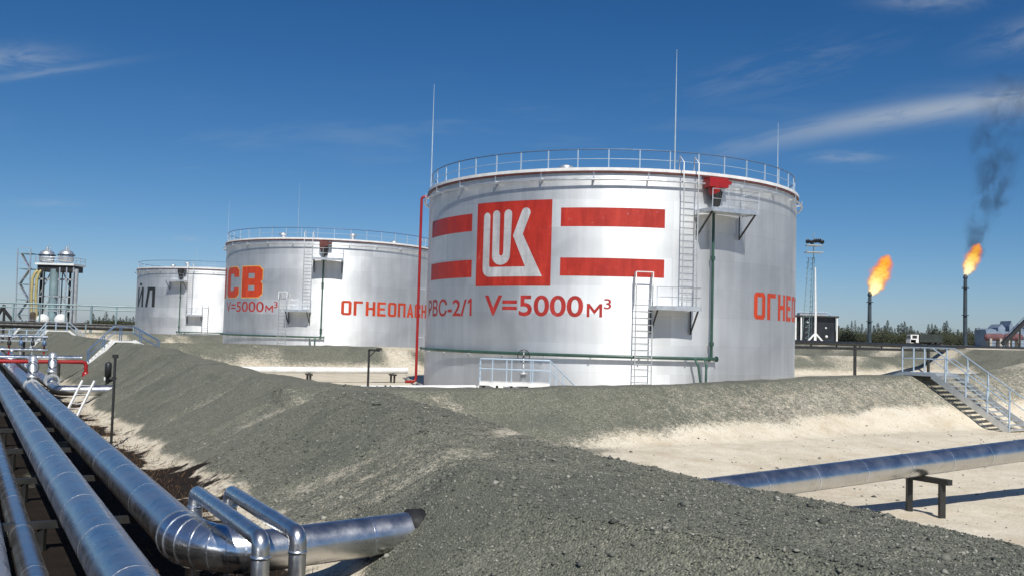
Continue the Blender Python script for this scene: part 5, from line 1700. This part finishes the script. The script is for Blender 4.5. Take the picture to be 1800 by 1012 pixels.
# ------------------------------------------------------------------ trees on the horizon
def conifer_mesh(h, w, seed):
    rg = random.Random(seed)
    tr = MB(); tr.tube([(0, 0, -.5), (0, 0, h * .5), (0, 0, h * .97)], [h * .018, h * .011, .02], 6)
    cr = MB()
    n = 420
    for i in range(n):
        u = rg.random() ** 0.8
        z = h * (.10 + .90 * u)
        rmax = w * (1 - u) ** .8 * (.7 + .5 * rg.random()) + .12
        if rg.random() < .15: rmax *= 1.35
        r = rmax * (rg.random() ** .5)
        a = rg.uniform(0, 6.283)
        c = Vector((r * math.cos(a), r * math.sin(a), z - r * .35))
        out = Vector((math.cos(a), math.sin(a), -.35 + rg.uniform(-.3, .3))).normalized()
        side = Vector((-math.sin(a), math.cos(a), rg.uniform(-.5, .5))).normalized()
        L_ = rg.uniform(.45, 1.0) * (.35 + .9 * (1 - u)); W_ = L_ * rg.uniform(.3, .55)
        b = len(cr.v)
        cr.v += [tuple(c - side * W_), tuple(c + out * L_ * .4 - side * W_ * .3 + Vector((0, 0, .12))), tuple(c + out * L_), tuple(c + side * W_)]
        cr.f += [(b, b + 1, b + 2), (b, b + 2, b + 3)]; cr.sm += [False, False]
    return tr, cr


protos = []
for k, (h, w) in enumerate(((13, 1.7), (10.5, 1.6), (15, 1.8), (8.5, 1.7), (11.5, 1.3), (9.5, 2.4))):
    o = thing('spruce_tree', 'dark pointed spruce in the far treeline behind the flares', 'tree', (0, 0, 0), 0, 'spruces of the far treeline')
    trm, crm = conifer_mesh(h, w, 100 + k)
    trm.build('trunk', M['bark'], o); crm.build('crown', M['spruce'], o)
    protos.append((o, h))
used = set()
heights = [(1474, 571), (1481, 574), (1490, 569), (1497, 562), (1503, 561), (1509, 572), (1515, 567), (1522, 575), (1536, 570), (1543, 566), (1549, 574), (1555, 570), (1560, 561), (1566, 572), (1573, 575), (1579, 569), (1585, 566), (1590, 563), (1595, 572), (1601, 571), (1607, 578), (1613, 579), (1620, 583), (1632, 568), (1638, 567), (1644, 569), (1652, 582), (1660, 565), (1664, 562), (1670, 574), (1676, 583), (1684, 577), (1690, 582), (1703, 574), (1709, 580), (1716, 575), (1721, 574), (1727, 584), (1736, 586), (1746, 585)]
for i, (px, py) in enumerate(heights):
    Y_ = random.uniform(430, 520)
    q = at(px, 596, Y_); g = HW(q); tp = at(px, py, Y_)
    h = tp.z - g
    k = min(range(6), key=lambda j: abs(protos[j][1] - h * random.uniform(.8, 1.25)))
    src = protos[k][0]
    if k not in used: o = src; used.add(k)
    else: o = copy_tree(src)
    sc = h / protos[k][1]
    o.location = (q.x, q.y, g - .2); o.rotation_euler = (0, 0, random.uniform(0, 6.28)); o.scale = (sc * random.uniform(.9, 1.3),) * 2 + (sc,)
for k in range(6):
    if k not in used:
        q = at(1530 + 9 * k, 596, 505); o = protos[k][0]; o.location = (q.x, q.y, HW(q) - .2)
# spruces at left
for i, px in enumerate((163, 169, 174, 181, 186, 192, 199, 205, 211, 216, 222, 228, 234)):
    Y_ = random.uniform(430, 480)
    o = copy_tree(protos[(i * 5) % 6][0])
    q = at(px, 570, Y_)
    tag(o, 'dark spruce in the short treeline left of the farthest tank', 'tree', 'spruces left of the farthest tank')
    sc = random.uniform(.30, .48)
    o.location = (q.x, q.y, HW(q) - .2); o.rotation_euler = (0, 0, random.uniform(0, 6.28)); o.scale = (sc * 1.9, sc * 1.9, sc)


def brush(px0, px1, Y0, Y1, hmin, hmax, n, label, pyb):
    b = MB()
    for i in range(n):
        px = random.uniform(px0, px1); Y_ = random.uniform(Y0, Y1)
        q = at(px, pyb, Y_); g = HW(q)
        h = random.uniform(hmin, hmax) * (.75 + .5 * (vnoise(np.array([px * .08]), np.array([1.0]), 4)[0]))
        for j in range(13):
            c = Vector((q.x + random.gauss(0, .9), q.y + random.gauss(0, .9), g + h * random.random() ** .8))
            d = Vector((random.gauss(0, 1), random.gauss(0, 1), random.gauss(0, .6))).normalized(); e = d.orthogonal().normalized()
            s_ = random.uniform(.25, .65); k0 = len(b.v)
            b.v += [tuple(c - e * s_ * .5), tuple(c + d * s_), tuple(c + e * s_ * .5)]
            b.f.append((k0, k0 + 1, k0 + 2)); b.sm.append(False)
    return tag(b.build('undergrowth', M['shrub']), label, 'undergrowth', kind='stuff')


brush(1468, 1760, 400, 440, 2.4, 6.2, 2200, 'olive bushes massed below the spruces at right', 596)
brush(158, 240, 400, 440, 1.2, 2.6, 420, 'olive bushes massed low beside the farthest tank', 570)
